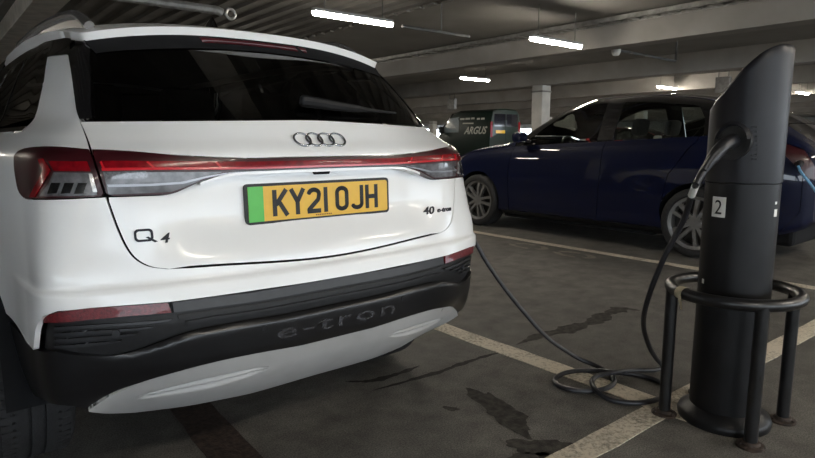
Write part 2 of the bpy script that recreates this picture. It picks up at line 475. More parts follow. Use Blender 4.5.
# bay lines
def strip(x0, y0, x1, y1, w, z=0.003, m=M_LINE, name='bay_line'):
    d = np.array([x1-x0, y1-y0]); L_ = np.linalg.norm(d); d /= L_; n = np.array([-d[1], d[0]])*w/2
    k = max(2, int(L_/0.12)); rnd = random.Random(7); vv = []
    for i in range(k+1):
        c = np.array([x0, y0])+d*L_*i/k; j1 = rnd.uniform(-.004, .004); j2 = rnd.uniform(-.004, .004)
        vv += [(*(c+n*(1+j1/w*2)), z), (*(c-n*(1+j2/w*2)), z)]
    ff = [(2*i, 2*i+1, 2*i+3, 2*i+2) for i in range(k)]
    vv2 = vv + [(a, b, 0.0) for a, b, _ in vv]; n0 = len(vv)
    ff += [(2*i, 2*i+2, n0+2*i+2, n0+2*i) for i in range(k)] + [(2*i+1, n0+2*i+1, n0+2*i+3, 2*i+3) for i in range(k)]
    return obj(name, vv2, ff, m, floor)
strip(2.39, 1.02, 2.39, 6.0, 0.13)
strip(5.30, 1.17, 5.30, 6.0, 0.11)
strip(0.9, 1.185, 2.325, 1.155, 0.115)
strip(2.455, 1.152, 9.5, 1.02, 0.115)
strip(8.2, 1.05, 8.2, 6.0, 0.11)
# faint painted symbol in the neighbouring bay
mb = MB()
for c, r in (((5.02, 4.05), 0.17), ((5.0, 3.45), 0.16)):
    for i in range(14):
        if i % 5 == 3: continue
        a0 = 2*math.pi*i/14; a1 = 2*math.pi*(i+0.9)/14
        q = [(c[0]+R_*math.cos(a)*0.8, c[1]+R_*math.sin(a)*1.5, 0.0025) for R_, a in ((r, a0), (r, a1), (r-0.06, a1), (r-0.06, a0))]
        mb.add(q, [(0, 1, 2, 3)])
mb.build('bay_symbol', M_MARK, floor, fix=False)

# damp patches, a tar-filled crack, damp edge of a repair, rusty slot drain
M_DAMP = mat('damp_asphalt', (0.052, 0.048, 0.043), 0.85, spec=0.15, var=0.35, scale=30, bump=0.4, bscale=160)
M_CRACK = mat('crack_tar', (0.028, 0.026, 0.024), 0.8, spec=0.2, var=0.3, scale=60)
M_RUST = mat('rusty_iron', (0.040, 0.026, 0.020), 0.8, 0.0, var=0.4, scale=40, bump=0.4, bscale=90)
def blob(cpx, rx, ry, rot, seed, m=M_DAMP, name='damp_patch', z=0.0018):
    c = ground(*cpx)[:2]; rnd = random.Random(seed); n = 44; ph = [rnd.uniform(0, 6.28) for _ in range(6)]
    vv = [(c[0], c[1], z)]
    for i in range(n):
        a = 2*math.pi*i/n
        r = 1+0.16*math.sin(2*a+ph[0])+0.13*math.sin(3*a+ph[1])+0.09*math.sin(5*a+ph[2])+0.07*math.sin(9*a+ph[3])+0.06*math.sin(14*a+ph[4])
        x_, y_ = rx*r*math.cos(a), ry*r*math.sin(a)
        vv.append((c[0]+x_*math.cos(rot)-y_*math.sin(rot), c[1]+x_*math.sin(rot)+y_*math.cos(rot), z))
    return obj(name, vv, [(0, 1+i, 1+(i+1) % n) for i in range(n)], m, floor)
def blob2(pa, pb, w, seed):
    a = ground(*pa); b = ground(*pb); d = b-a
    blob(((pa[0]+pb[0])/2, (pa[1]+pb[1])/2), np.linalg.norm(d)/2, w, math.atan2(d[1], d[0]), seed)
blob2((476, 391), (524, 430), 0.075, 3)
blob2((512, 446), (572, 449), 0.07, 8)
blob2((515, 456), (560, 462), 0.05, 18)
blob((451, 409), 0.035, 0.02, 2.3, 11)
blob((598, 440), 0.02, 0.012, 0.3, 12)
def crackline(pts, w, seed, m=M_CRACK, name='crack'):
    """irregular streak along a pixel path on the floor"""
    rnd = random.Random(seed); P = [ground(*p) for p in pts]; C = catmull(P, 9); vv = []; k = len(C)
    ph = [rnd.uniform(0, 6.28) for _ in range(8)]
    def wob(i, o): return 0.5*math.sin(i*0.55+ph[o])+0.3*math.sin(i*1.3+ph[o+1])+0.2*math.sin(i*2.4+ph[o+2])
    for i, c in enumerate(C):
        d = C[min(i+1, k-1)]-C[max(i-1, 0)]; n = np.array([-d[1], d[0]]); n /= np.linalg.norm(n)
        e = min(1, 4*min(i, k-1-i)/k+0.08)
        a = w*0.5*e*(1+0.6*wob(i, 0)); b = w*0.5*e*(1+0.6*wob(i, 4))
        vv += [(*(c[:2]+n*a), 0.002), (*(c[:2]-n*b), 0.002)]
    return obj(name, vv, [(2*i, 2*i+1, 2*i+3, 2*i+2) for i in range(k-1)], m, floor)
crackline([(372, 391), (405, 382), (440, 372), (462, 364), (484, 357), (505, 351)], 0.03, 2)
crackline([(345, 382), (372, 381), (398, 374), (420, 366)], 0.035, 21)
crackline([(516, 345), (540, 336), (570, 329), (595, 321), (612, 312), (626, 309), (640, 311)], 0.10, 5, M_DAMP, 'damp_edge')
mb = MB()
d0 = ground(186, 398); d1 = ground(236, 458)
strip(d0[0]+0.02, d0[1]+0.6, d1[0]-0.03, d1[1]-0.5, 0.16, 0.004, M_RUST, 'drain_channel')

# ------------------------------------------------------------------ ceiling lamps and services
M_DIFF = mat('lit_diffuser', (0.9, 0.88, 0.82), 0.4, emit=(1.0, 0.91, 0.77), estr=LAMP_POWER, var=0.0)
M_HOUS = mat('lamp_housing', (0.30, 0.30, 0.29), 0.5, var=0.05)
M_STEEL = mat('galvanised_steel', (0.28, 0.28, 0.27), 0.4, 0.6, var=0.2, scale=12)
M_DARKST = mat('dark_conduit', (0.10, 0.10, 0.10), 0.45, 0.3, var=0.2, scale=12)
def batten(xc, y, z, L_, label, group=None):
    t = thing('ceiling_lamp', (xc, y, z), label, 'lamp', group)
    def cap(w, z0, z1, L2, bev):
        o = []; n = 8
        for sx in (1, -1):
            for i in range(n+1):
                a = -math.pi/2+math.pi*i/n
                o.append((sx*(L2/2-w/2)+sx*math.cos(a)*w/2, sx*math.sin(a)*w/2))
        mb = MB(); k = len(o)
        vv = [(xc+a*s_, y+b*s2, zz) for zz, s_, s2 in ((z1, 1, 1), (z0+bev, 1, 1), (z0, 0.985, 0.72)) for a, b in o]
        ff = [(j*k+i, j*k+(i+1) % k, (j+1)*k+(i+1) % k, (j+1)*k+i) for j in range(2) for i in range(k)] + [list(range(k)), list(range(2*k, 3*k))]
        mb.add(vv, ff); return mb
    cap(0.095, z+0.035, z+0.07, L_, 0.0).build('housing', M_HOUS, t)
    cap(0.085, z-0.008, z+0.035, L_-0.01, 0.022).build('diffuser', M_DIFF, t, smooth=True)
    for sx in (-0.36, 0.36):
        MB().tube([(xc+sx*L_, y, z+0.065), (xc+sx*L_, y, ZC+0.03)], 0.006, 6).build('hanger_rod', M_DARKST, t)
    return t
batten(4.30, 6.27, 2.60, 1.2, 'lit batten lamp hung over the far end of the white car', None)
batten(7.31, 5.49, 2.52, 1.2, 'lit batten lamp hung in front of the beam with the cable tray')
batten(10.72, 10.45, 2.60, 1.0, 'small lit batten lamp beyond the cable tray beam above the dark van')
batten(16.93, 8.77, 2.62, 1.1, 'lit batten lamp seen over the roof of the dark blue car')
batten(21.48, 6.74, 2.57, 1.0, 'lit batten lamp seen past the slanted top of the charging post')
FAR = []
for bx in (14.2, 18.7, 23.2, 27.7, 32.2, 36.7):
    for yy in (5.5, 13.5, 22.0, 31.0, 40.0):
        FAR.append((bx, yy))
for bx, yy in FAR:
    batten(bx, yy, 2.86, 1.2, 'far lit batten lamp hung between the deep beams beyond the pillar', 'batten lamps in the far bays')
for bx, yy in ((-7, 6.0), (0.9, -1.6), (4.2, -1.4), (11.0, 1.0), (7.4, -1.2), (11.0, -5.6), (6.2, 13.5), (-2.6, 12.0), (1.6, -6), (6.2, -6), (-7, -6)):  # added lamps out of view, put in to brighten the floor and near bays
    batten(bx, yy, 2.62, 1.2, 'added batten lamp out of view, brightening the driving aisle', 'added unseen batten lamps over the driving aisle')

# conduit rails beside the lamps
t = thing('conduit_rail', (6.05, 6.27, 2.62), 'dark steel conduit rail hung in line with a lit batten lamp', 'conduit')
MB().tube([(5.05, 6.27, 2.62), (6.30, 6.27, 2.62)], 0.022, 8).build('rail', M_DARKST, t)
MB().tube([(5.75, 6.27, 2.63), (5.75, 6.27, ZC+0.02)], 0.006, 6).build('hanger_rod', M_DARKST, t)
pA = on_plane(140, -2, 2, 2.62); pB = on_plane(222, 11, 2, 2.62); yy = pB[1]
t = thing('conduit_pipe', (pB[0], yy, 2.62), 'dark pipe with ring end hung above the white car roof', 'pipe')
MB().tube([(pB[0]-2.4, yy, 2.62), (pB[0]-0.06, yy, 2.62), (pB[0], yy, 2.60)], 0.05, 10).build('pipe', M_STEEL, t, smooth=True)
MB().ring((pB[0]+0.10, yy, 2.60), (1, 0, 0), (0, 0, 1), 0.055, 0.02, 20, 8).build('ring', M_STEEL, t, smooth=True)
MB().tube([(pB[0]-0.5, yy, 2.62), (pB[0]-0.5, yy, ZC+0.02)], 0.01, 6).build('hanger_rod', M_DARKST, t)
# cable tray
t = thing('cable_tray', (8.40, 8.0, 2.95), 'perforated steel cable tray fixed along the beam face', 'cable tray')
for xx in (8.26, 8.545): MB().box((xx, 0.5, 2.92), (xx+0.02, 22.0, 2.985)).build('side_rail', M_STEEL, t)
rung = None; y = 0.7
while y < 22:
    if rung is None:
        rung = MB().box((8.28, y, 2.935), (8.545, y+0.11, 2.945)).build('rung', M_STEEL, t); ry0 = y
    else:
        o = rung.copy(); COL.objects.link(o); o.parent = t; o.location = (0, y-ry0, 0)
    y += 0.30
# security camera on a bracket pipe, hanging boxes
c0 = on_plane(616, 51, 0, 9.3)
t = thing('ceiling_camera', (c0[0], c0[1], c0[2]), 'small pale dome camera on a pipe below the tray beam', 'camera')
MB().lathe([(0.0, -0.09), (0.05, -0.075), (0.075, -0.03), (0.08, 0.03), (0.0, 0.03)], tuple(c0), n=20).build('dome', M_PILLAR, t, smooth=True)
c1 = on_plane(676, 54, 1, c0[1])
MB().tube([tuple(c0+[0, 0, 0.02]), (c1[0], c0[1], c0[2]+0.0), (c1[0], c0[1], ZC)], 0.022, 8).build('bracket_pipe', M_DARKST, t)
for (px_, py_, X_, w, lab) in ((723, 85, 15.5, 0.34, 'dark box sign hung beyond the charging post top'), (452, 104, 16.0, 0.40, 'grey box sign hung above the dark van')):
    c = on_plane(px_, py_, 0, X_)
    t = thing('hanging_sign', tuple(c), lab, 'sign')
    MB().bbox((c[0]-0.06, c[1]-w/2, c[2]-0.2), (c[0]+0.06, c[1]+w/2, c[2]+0.2), 0.015).build('panel', M_DARKST if px_ > 600 else M_STEEL, t)
    for s_ in (-1, 1): MB().tube([(c[0], c[1]+s_*w*0.35, c[2]+0.19), (c[0], c[1]+s_*w*0.35, ZC+0.01)], 0.012, 6).build('hanger_rod', M_DARKST, t)
# ------------------------------------------------------------------ charging post, guard hoop, cable
M_POST = mat('post_black_paint', (0.009, 0.009, 0.010), 0.42, spec=0.28, coat=0.08, var=0.25, scale=9, bump=0.06, bscale=300, rvar=0.12, coat_rough=0.3)
M_TOP = mat('post_head_plastic', (0.012, 0.012, 0.015), 0.42, spec=0.28, coat=0.05, var=0.12, scale=12, coat_rough=0.25, rvar=0.06)
M_RUB = mat('black_rubber', (0.012, 0.012, 0.013), 0.55, var=0.2, scale=40)
M_GUARD = mat('guard_black_gloss', (0.010, 0.010, 0.011), 0.34, coat=0.25, var=0.3, scale=25, bump=0.08, bscale=120, rvar=0.1, coat_rough=0.15)
M_WHITE = mat('white_sticker', (0.75, 0.74, 0.70), 0.5, var=0.05)
M_INK = mat('black_ink', (0.01, 0.01, 0.01), 0.5, var=0.1)
M_TAPE = mat('beige_tape', (0.50, 0.44, 0.30), 0.7, var=0.15, scale=60)
PC = np.array([2.480, 0.955]); PR = 0.131
rgt = np.array([PC[1], -PC[0]]); rgt /= np.linalg.norm(rgt)      # across the sight line
ZS = 0.985                                            # seam between the tube and the head
post = thing('charging_post', (PC[0], PC[1], 0), 'black round charging post with slanted top and number 2 sticker', 'charging post')
MB().lathe([(0, 0.0), (0.172, 0.0), (0.175, 0.02), (0.168, 0.038), (0.14, 0.058), (PR, 0.064), (PR, ZS-0.006), (PR-0.006, ZS-0.004), (PR-0.006, ZS)], (*PC, 0), n=64).build('post_tube', M_POST, post, smooth=True)
ftop = pchip([-1, -0.66, -0.1, 0.36, 0.7, 1], [0, 0.26, 0.68, 0.91, 0.985, 1.0])
ZL, ZH = 1.268, 1.487
n = 72; vv = []; ff = []
def ztop(dx, dy, r): return ZL+(ZH-ZL)*float(ftop(np.clip((dx*rgt[0]+dy*rgt[1])/PR, -1, 1)))
zr = [0.0, 0.004, 0.02, 0.25, 0.5, 0.75, 0.93, 0.975, 1.0]
for i in range(n):
    a = 2*math.pi*i/n; cx_, cy_ = math.cos(a), math.sin(a); zt = ztop(cx_*PR, cy_*PR, PR)
    for j, s_ in enumerate(zr):
        r = PR+0.002 if j > 1 else (PR-0.006 if j == 0 else PR+0.002)
        if j == len(zr)-1: r = PR-0.004
        vv.append((PC[0]+r*cx_, PC[1]+r*cy_, ZS-0.002+(zt-ZS)*s_))
m_ = len(zr)
for i in range(n):
    for j in range(m_-1): ff.append((i*m_+j, ((i+1) % n)*m_+j, ((i+1) % n)*m_+j+1, i*m_+j+1))
# slanted, gently crowned cap
rings = [0.93, 0.7, 0.45, 0.2]
base = len(vv)
for rr in rings:
    for i in range(n):
        a = 2*math.pi*i/n; dx, dy = PR*rr*math.cos(a), PR*rr*math.sin(a)
        vv.append((PC[0]+dx, PC[1]+dy, ztop(dx, dy, PR)+0.001))
vv.append((PC[0], PC[1], ztop(0, 0, PR)+0.001)); cc = len(vv)-1
for i in range(n): ff.append((i*m_+m_-1, ((i+1) % n)*m_+m_-1, base+(i+1) % n, base+i))
for q in range(len(rings)-1):
    for i in range(n): ff.append((base+q*n+i, base+q*n+(i+1) % n, base+(q+1)*n+(i+1) % n, base+(q+1)*n+i))
for i in range(n): ff.append((base+(len(rings)-1)*n+i, base+(len(rings)-1)*n+(i+1) % n, cc))
mb = MB(); mb.add(vv, ff); mb.build('post_head', M_TOP, post, smooth=True, angle=40)
def on_post(px, py, r=PR):
    w = ray(px, py); a = w[0]**2+w[1]**2; b = -2*(w[0]*PC[0]+w[1]*PC[1]); c = PC@PC-r*r
    t_ = (-b-math.sqrt(max(0, b*b-4*a*c)))/(2*a); return CAMP+w*t_
def post_map(th0, z0, r):
    return lambda a, b, h: (PC[0]+(r+h)*math.cos(th0+a/r), PC[1]+(r+h)*math.sin(th0+a/r), z0+b)
def th_of(P): return math.atan2(P[1]-PC[1], P[0]-PC[0])
# socket
sp = on_post(733, 141, PR+0.002); th = th_of(sp); nrm = np.array([math.cos(th), math.sin(th), 0]); tang = np.array([-math.sin(th), math.cos(th), 0]); up3 = np.array([0, 0, 1.0])
def disk(parent, name, R0, R1, h0, h1, m, c=None, k=40):
    c = sp if c is None else c; mb = MB(); vv = []; ff = []
    for (r, h) in ((R0, h0), (R1, h0), (R1, h1), (R0, h1)):
        for i in range(k):
            a = 2*math.pi*i/k; vv.append(c+nrm*h+tang*r*math.cos(a)+up3*r*math.sin(a)*1.08)
    for q in range(4):
        for i in range(k): ff.append((q*k+i, q*k+(i+1) % k, ((q+1) % 4)*k+(i+1) % k, ((q+1) % 4)*k+i))
    return mb.add(vv, ff).build(name, m, parent, smooth=True)
disk(post, 'socket_ring', 0.050, 0.064, -0.03, 0.010, M_RUB)
disk(post, 'socket_face', 0.0005, 0.051, -0.03, 0.0022, M_INK)
mb = MB(); vv = []; ff = []; k = 20
for (rs, h0) in ((0.066, 0.002), (0.067, 0.016), (0.056, 0.024), (0.050, 0.006)):
    for i in range(k+1):
        a = math.pi*(0.04+0.92*i/k); vv.append(sp+nrm*h0+tang*rs*math.cos(a)+up3*rs*math.sin(a)*1.08)
for q in range(3):
    for i in range(k): ff.append((q*(k+1)+i, q*(k+1)+i+1, (q+1)*(k+1)+i+1, (q+1)*(k+1)+i))
mb.add(vv, ff).build('socket_hood', M_TOP, post, smooth=True)
# sticker with the number
st = on_post(718.5, 207); sth = th_of(st)
def curved_rect(w, h_, th0, z0, r, hh, name, m, parent, nseg=6):
    fn = post_map(th0, z0, r); vv = []; ff = []
    for i in range(nseg+1):
        a = -w/2+w*i/nseg
        vv += [fn(a, -h_/2, hh), fn(a, h_/2, hh), fn(a, -h_/2, 0), fn(a, h_/2, 0)]
    for i in range(nseg):
        o_ = 4*i; ff += [(o_, o_+4, o_+5, o_+1), (o_, o_+2, o_+6, o_+4), (o_+1, o_+5, o_+7, o_+3)]
    e = 4*nseg; ff += [(0, 1, 3, 2), (e, e+2, e+3, e+1)]
    return MB().add(vv, ff).build(name, m, parent)
stk = curved_rect(0.056, 0.078, sth, st[2], PR, 0.0012, 'number_sticker', M_WHITE, post)
v2, f2 = text_mesh('2', 0.085, 0.0004, bold=0.0)
fn = post_map(sth, st[2], PR+0.0017); c2 = (v2.max(0)+v2.min(0))/2
obj('numeral', [fn((x_-c2[0])*0.78, (y_-c2[1])*0.92, z_) for x_, y_, z_ in v2], f2, M_INK, stk)
s2 = on_post(775.5, 213); curved_rect(0.020, 0.028, th_of(s2), s2[2], PR, 0.001, 'small_label', M_WHITE, post, 3)
s3 = on_post(776, 203); curved_rect(0.012, 0.010, th_of(s3), s3[2], PR, 0.001, 'small_label', M_WHITE, post, 2)
s4 = on_post(703, 281); curved_rect(0.012, 0.018, th_of(s4), s4[2], PR, 0.001, 'small_label', M_WHITE, post, 2)
# raised dots (worn raised lettering)
for i in range(8):
    for j in range(2):
        d_ = on_post(752+j*4.5, 127+i*4.6, PR+0.002); tt = th_of(d_)
        c_ = d_+np.array([math.cos(tt), math.sin(tt), 0])*0.0
        mb = MB().lathe([(0, 0.0018), (0.0028, 0.0015), (0.0040, 0.0), (0.0, -0.001)], (0, 0, 0), n=8)
        Rz = Matrix.Rotation(tt, 4, 'Z') @ Matrix.Rotation(math.pi/2, 4, 'Y')
        MB().add([tuple(Vector(c_)+Rz @ Vector(p)) for p in mb.v], mb.f).build('raised_dot', M_TOP, post, smooth=True)

# guard hoop
HR, HZ, HT = 0.232, 0.546, 0.0235
guard = thing('guard_hoop', (PC[0], PC[1], 0), 'black tubular guard hoop on four legs around the charging post', 'guard rail')
MB().ring((*PC, HZ), (1, 0, 0), (0, 1, 0), HR, HT, 72, 14).build('hoop_ring', M_GUARD, guard, smooth=True)
M_FOOT = mat('rusty_black_foot', (0.045, 0.030, 0.022), 0.65, 0.2, var=0.5, scale=35, bump=0.4, bscale=120)
G_ = [ground(667, 414)[:2], ground(747, 443)[:2], ground(787, 421)[:2]]
G_ = [PC+(g-PC)/np.linalg.norm(g-PC)*HR for g in G_]; G_.append(2*PC-G_[1])
for g in G_:
    leg = MB().tube([(g[0], g[1], 0.004), (g[0], g[1], HZ)], HT, 16).build('leg', M_GUARD, guard, smooth=True)
    MB().lathe([(0, 0), (0.05, 0), (0.05, 0.008), (0.034, 0.012), (0.03, 0.022), (0.0, 0.024)], (g[0], g[1], 0), n=24).build('foot_flange', M_FOOT, leg, smooth=True)
    for q in range(3):
        a = q*2.1+0.4; MB().lathe([(0, 0.016), (0.006, 0.016), (0.007, 0.006), (0.0, 0.006)], (g[0]+0.042*math.cos(a), g[1]+0.042*math.sin(a), 0), n=6).build('bolt', M_FOOT, leg)
# tape wrapped on the ring near the first leg
tp = on_plane(681, 291, 2, HZ); at0 = math.radians(153)
tape = thing('tape_strip', (tp[0], tp[1], HZ), 'strip of beige tape wrapped round the guard hoop', 'tape')
vv = []; ff = []; ns = 5; kk = 14
for i in range(ns+1):
    a = at0-0.075+0.15*i/ns; d = np.array([math.cos(a), math.sin(a)])
    for j in range(kk+1):
        b = 2*math.pi*j/kk+0.15*i; r = HT+0.0022
        vv.append((PC[0]+d[0]*(HR+r*math.cos(b)), PC[1]+d[1]*(HR+r*math.cos(b)), HZ+r*math.sin(b)))
for i in range(ns):
    for j in range(kk): ff.append((i*(kk+1)+j, (i+1)*(kk+1)+j, (i+1)*(kk+1)+j+1, i*(kk+1)+j+1))
obj('wrap', vv, ff, M_TAPE, tape, True)
a = at0+0.05; d = np.array([math.cos(a), math.sin(a)]); P0 = np.array([*(PC+d*(HR+HT+0.003)), HZ-0.004])
tl = [P0+np.array([d[0]*0.002*i*0.3, d[1]*0.002*i*0.3, 0])+np.array([-d[1], d[0], 0])*(0.004*i)+np.array([0, 0, -0.010*i]) for i in range(6)]
sd = np.array([-d[1], d[0], 0])
obj('loose_end', [p+sd*s_*0.010*(1-0.1*i) for i, p in enumerate(tl) for s_ in (-1, 1)], [(2*i, 2*i+1, 2*i+3, 2*i+2) for i in range(5)], M_TAPE, tape)

# charging cable
M_CABLE = mat('cable_black', (0.018, 0.018, 0.022), 0.38, var=0.2, scale=60)
CR = 0.0115
port = np.array([1.905, 2.30, 0.93]); g0 = ground(590, 363.5, CR)
pd = (g0-port)[:2]; pn = np.array([-pd[1], pd[0]])/np.linalg.norm(pd)
def on_vplane(px, py):
    w = ray(px, py); t_ = (port[:2]@pn)/(w[:2]@pn); return CAMP+w*t_
hang = [on_vplane(*p) for p in ((474, 241), (486, 261), (504, 287), (524, 312), (548, 338), (568, 352), (580, 359))]
hang = [h_ if h_[2] > CR else np.array([h_[0], h_[1], CR]) for h_ in hang]
gp = [(600, 367.5), (611, 375), (614, 383), (602, 389.5), (580, 391), (560, 386.5), (555, 379.5), (565, 373), (584, 370.5), (612, 372), (645, 376.5), (664, 384), (668, 392),
      (655, 400), (632, 403), (609, 399), (597, 391), (592, 382), (598, 375.5), (614, 372.5), (636, 370), (654, 370)]
gz = [CR]*len(gp); gz[8] = CR; gz[9] = CR*2.2; gz[17] = CR*3.0; gz[18] = CR*3.1; gz[19] = CR*3.4; gz[20] = CR*2.0; gz[1] = CR*1.0; gz[16] = CR*2.2
gpts = [ground(p[0], p[1], z_) for p, z_ in zip(gp, gz)]
c_last = ground(662, 367, CR); dlast = (RM.T @ (c_last-CAMP))[2]
dsoc = (RM.T @ (sp-CAMP))[2]
strand_px = [(662, 367), (656, 358), (649.5, 347), (643.5, 325), (647, 302), (663, 260), (684, 219), (691, 197), (696, 184)]
strand = []
for i, p in enumerate(strand_px):
    s_ = i/(len(strand_px)-1); strand.append(at_depth(p[0], p[1], dlast*(1-s_)+(dsoc-0.075)*s_))
strand[0] = c_last
cable = thing('charging_cable', (float(gpts[5][0]), float(gpts[5][1]), 0), 'black charging cable coiled on the ground between white car and charging post', 'cable')
allp = [port+[0.075, -0.05, -0.035], port+[0.105, -0.10, -0.13]]+hang+gpts+strand
# lead the hanging end through the air beside the bumper
pth = catmull(allp, 8)
MB().tube(pth, CR, 10).build('cord', M_CABLE, cable, smooth=True)
e0 = strand[-1]; grip = at_depth(714, 157, dsoc-0.06); mouth = sp+nrm*0.004
M_GRIP = mat('connector_grip', (0.016, 0.016, 0.019), 0.42, var=0.15, scale=40)
hp = catmull([e0, at_depth(703, 172, dsoc-0.07), grip, at_depth(723, 146, dsoc-0.05)+[0, 0, 0], mouth], 6)
rr = pchip([0, 0.12, 0.3, 0.55, 0.8, 1], [0.012, 0.0125, 0.0150, 0.0235, 0.0245, 0.028])(np.linspace(0, 1, len(hp)))
plug = MB().tube(hp, list(rr), 16).build('connector', M_GRIP, cable, smooth=True)
mb = MB(); mb.tube(catmull([at_depth(704, 170, dsoc-0.085), at_depth(712, 157, dsoc-0.083), at_depth(720, 149, dsoc-0.072)], 4), 0.010, 8); mb.build('release_button', M_RUB, plug, smooth=True)
w0 = at_depth(690.5, 198, (RM.T @ (strand[-2]-CAMP))[2]); MB().tube([strand[-2]+(strand[-1]-strand[-2])*0.15, strand[-2]+(strand[-1]-strand[-2])*0.85], CR+0.002, 12).build('white_label', M_WHITE, cable, smooth=True)
MB().tube([port+[-0.02, 0.012, 0.0], port+[0.05, -0.025, -0.012], port+[0.078, -0.055, -0.04]], [0.03, 0.026, 0.015], 14).build('car_plug', M_GRIP, cable, smooth=True)
# ------------------------------------------------------------------ wheels (shared builder)
M_TYRE = mat('tyre_rubber', (0.016, 0.016, 0.017), 0.75, var=0.25, scale=40, bump=0.2, bscale=150)
M_SHELL = mat('inner_shell', (0.008, 0.008, 0.009), 0.85, var=0.1, spec=0.2)
M_RIM = mat('rim_silver', (0.42, 0.42, 0.43), 0.3, 0.8, var=0.05)
M_RIMD = mat('rim_dark', (0.03, 0.03, 0.03), 0.4, 0.4, var=0.1)
def half_liner(car, xa, xb, yc, zc, r):
    vv = []; n = 24
    for i in range(n+1):
        a = math.radians(-8+196*i/n)
        vv += [(xa, yc+r*math.cos(a), zc+r*math.sin(a)), (xb, yc+r*math.cos(a), zc+r*math.sin(a))]
    return obj('wheel_arch_liner', vv, [(2*i, 2*i+1, 2*i+3, 2*i+2) for i in range(n)], M_SHELL, car, True)
def wheel(car, c, R, W, side, spokes=5, Rr=0.245, rim=M_RIM, tread=True, twin=True):
    """axis along x; side=-1: outer face looks to -x"""
    x0, yc, zc = c; s = side
    hub = MB().lathe([(0.0, s*W*0.40), (0.055, s*W*0.40), (0.07, s*W*0.34), (0.075, s*W*0.1), (0, s*W*0.1)], c, 'x', 24)
    hub.lathe([(Rr*0.93, s*W*0.42), (Rr*1.02, s*W*0.46), (Rr*1.02, -s*W*0.45), (Rr*0.93, -s*W*0.45), (Rr*0.90, s*W*0.3), (Rr*0.90, s*W*0.40)], c, 'x', 48, True)
    hb = hub.build('wheel', rim, car, smooth=True)
    prof = []
    h = W/2
    prof = [(Rr*1.0, h*0.80), (Rr*1.06, h*0.96), (Rr+(R-Rr)*0.45, h*1.0), (R-0.03, h*0.95), (R-0.012, h*0.86), (R-0.004, h*0.74)]
    if tread:
        g = [0.56, 0.50, 0.20, 0.14, -0.14, -0.20, -0.50, -0.56]
        dep = 0
        for i, q in enumerate(g):
            if i % 2 == 0: prof += [(R, h*(q+0.01)), (R-0.009, h*q)]
            else: prof += [(R-0.009, h*q), (R, h*(q-0.01))]
    prof += [(R-0.004, -h*0.74), (R-0.012, -h*0.86), (R-0.03, -h*0.95), (Rr+(R-Rr)*0.45, -h*1.0), (Rr*1.06, -h*0.96), (Rr, -h*0.80)]
    prof = [(r, -q if False else q) for r, q in prof]
    tm = MB().lathe(prof, c, 'x', 72)
    if tread:     # shoulder sipes
        for i in range(72):
            a = 2*math.pi*i/72
            for sg in (-1, 1):
                Mx = Matrix.Translation(Vector(c)) @ Matrix.Rotation(a, 4, 'X')
                tm.box((sg*h*0.62-0.022, -0.011, R-0.010), (sg*h*0.62+0.022, 0.011, R+0.0005), Mx)
    tm.build('tyre', M_TYRE, hb, smooth=True)
    MB().lathe([(0, s*W*0.05), (Rr*0.9, s*W*0.05)], c, 'x', 32).build('brake_disc', M_RIMD, hb)
    for i in range(spokes):
        a = 2*math.pi*i/spokes+0.3
        for tw in ((-0.17, 0.17) if twin else (0,)):
            Mx = Matrix.Translation(Vector(c)) @ Matrix.Rotation(a, 4, 'X')
            wi = 0.020 if twin else 0.032; o0 = tw*0.11; o1 = tw*Rr*0.95*1.3
            v = []
            for (r, o, w_, xx) in ((0.045, o0, wi, 0.40), (Rr*0.55, (o0+o1)/2, wi*0.8, 0.43), (Rr*0.95, o1, wi*1.05, 0.40)):
                for (dx, dw) in ((0, 1), (0, -1), (-0.16, -1), (-0.16, 1)):
                    v.append(tuple(Mx @ Vector((s*W*(xx+dx), o+dw*w_, r))))
            f = [(0, 1, 2, 3), (8, 11, 10, 9)]
            for q in range(2):
                for e in range(4): f.append((q*4+e, q*4+(e+1) % 4, q*4+4+(e+1) % 4, q*4+4+e))
            MB().add(v, f).build('spoke', rim, hb)
    return hb

# ------------------------------------------------------------------ white electric SUV, seen from behind
AX = 0.99                                    # car centre line
TK = np.array([0, .35, .61, .82, 1.00, 1.30, 1.78, 2.65, 3.55, 4.50, 4.98, 5.34, 5.95])
ZK = [0.28, 0.36, 0.42, 0.47, 0.55, 0.64, 0.70, 0.78, 0.88, 0.97, 1.06, 1.10, 1.15, 1.21, 1.30, 1.40, 1.50, 1.56]
def T_(*v): return pchip(ZK, v)
#        .28    .36    .42    .47    .55    .64    .70    .78    .88    .97   1.06   1.10   1.15   1.21   1.30   1.40   1.50   1.56
ys = T_(1.82,  1.70,  1.635, 1.597, 1.562, 1.556, 1.566, 1.582, 1.596, 1.603, 1.606, 1.612, 1.656, 1.70,  1.805, 1.945, 2.105, 2.215)
U1 = T_(.35,   .35,   .35,   .35,   .35,   .35,   .35,   .35,   .35,   .35,   .35,   .35,   .35,   .35,   .34,   .32,   .30,   .29)
B1 = T_(.012,  .012,  .012,  .012,  .012,  .012,  .012,  .012,  .012,  .012,  .013,  .016,  .022,  .035,  .03,   .022,  .015,  .012)
U2 = T_(.58,   .59,   .60,   .605,  .61,   .61,   .61,   .61,   .605,  .605,  .605,  .605,  .60,   .60,   .58,   .555,  .525,  .505)
B2 = T_(.10,   .09,   .085,  .08,   .07,   .065,  .062,  .060,  .060,  .062,  .064,  .072,  .11,   .16,   .135,  .105,  .08,   .07)
U3 = T_(.70,   .74,   .76,   .768,  .771,  .770,  .768,   .77,   .76,   .75,   .74,   .735,  .695,  .65,   .625,  .595,  .56,   .54)
Y3 = T_(1.90,  1.80,  1.76,  1.742, 1.728, 1.718, 1.71, 1.715, 1.735, 1.755, 1.775, 1.79,  1.855, 1.945, 2.03,  2.13,  2.255, 2.33)
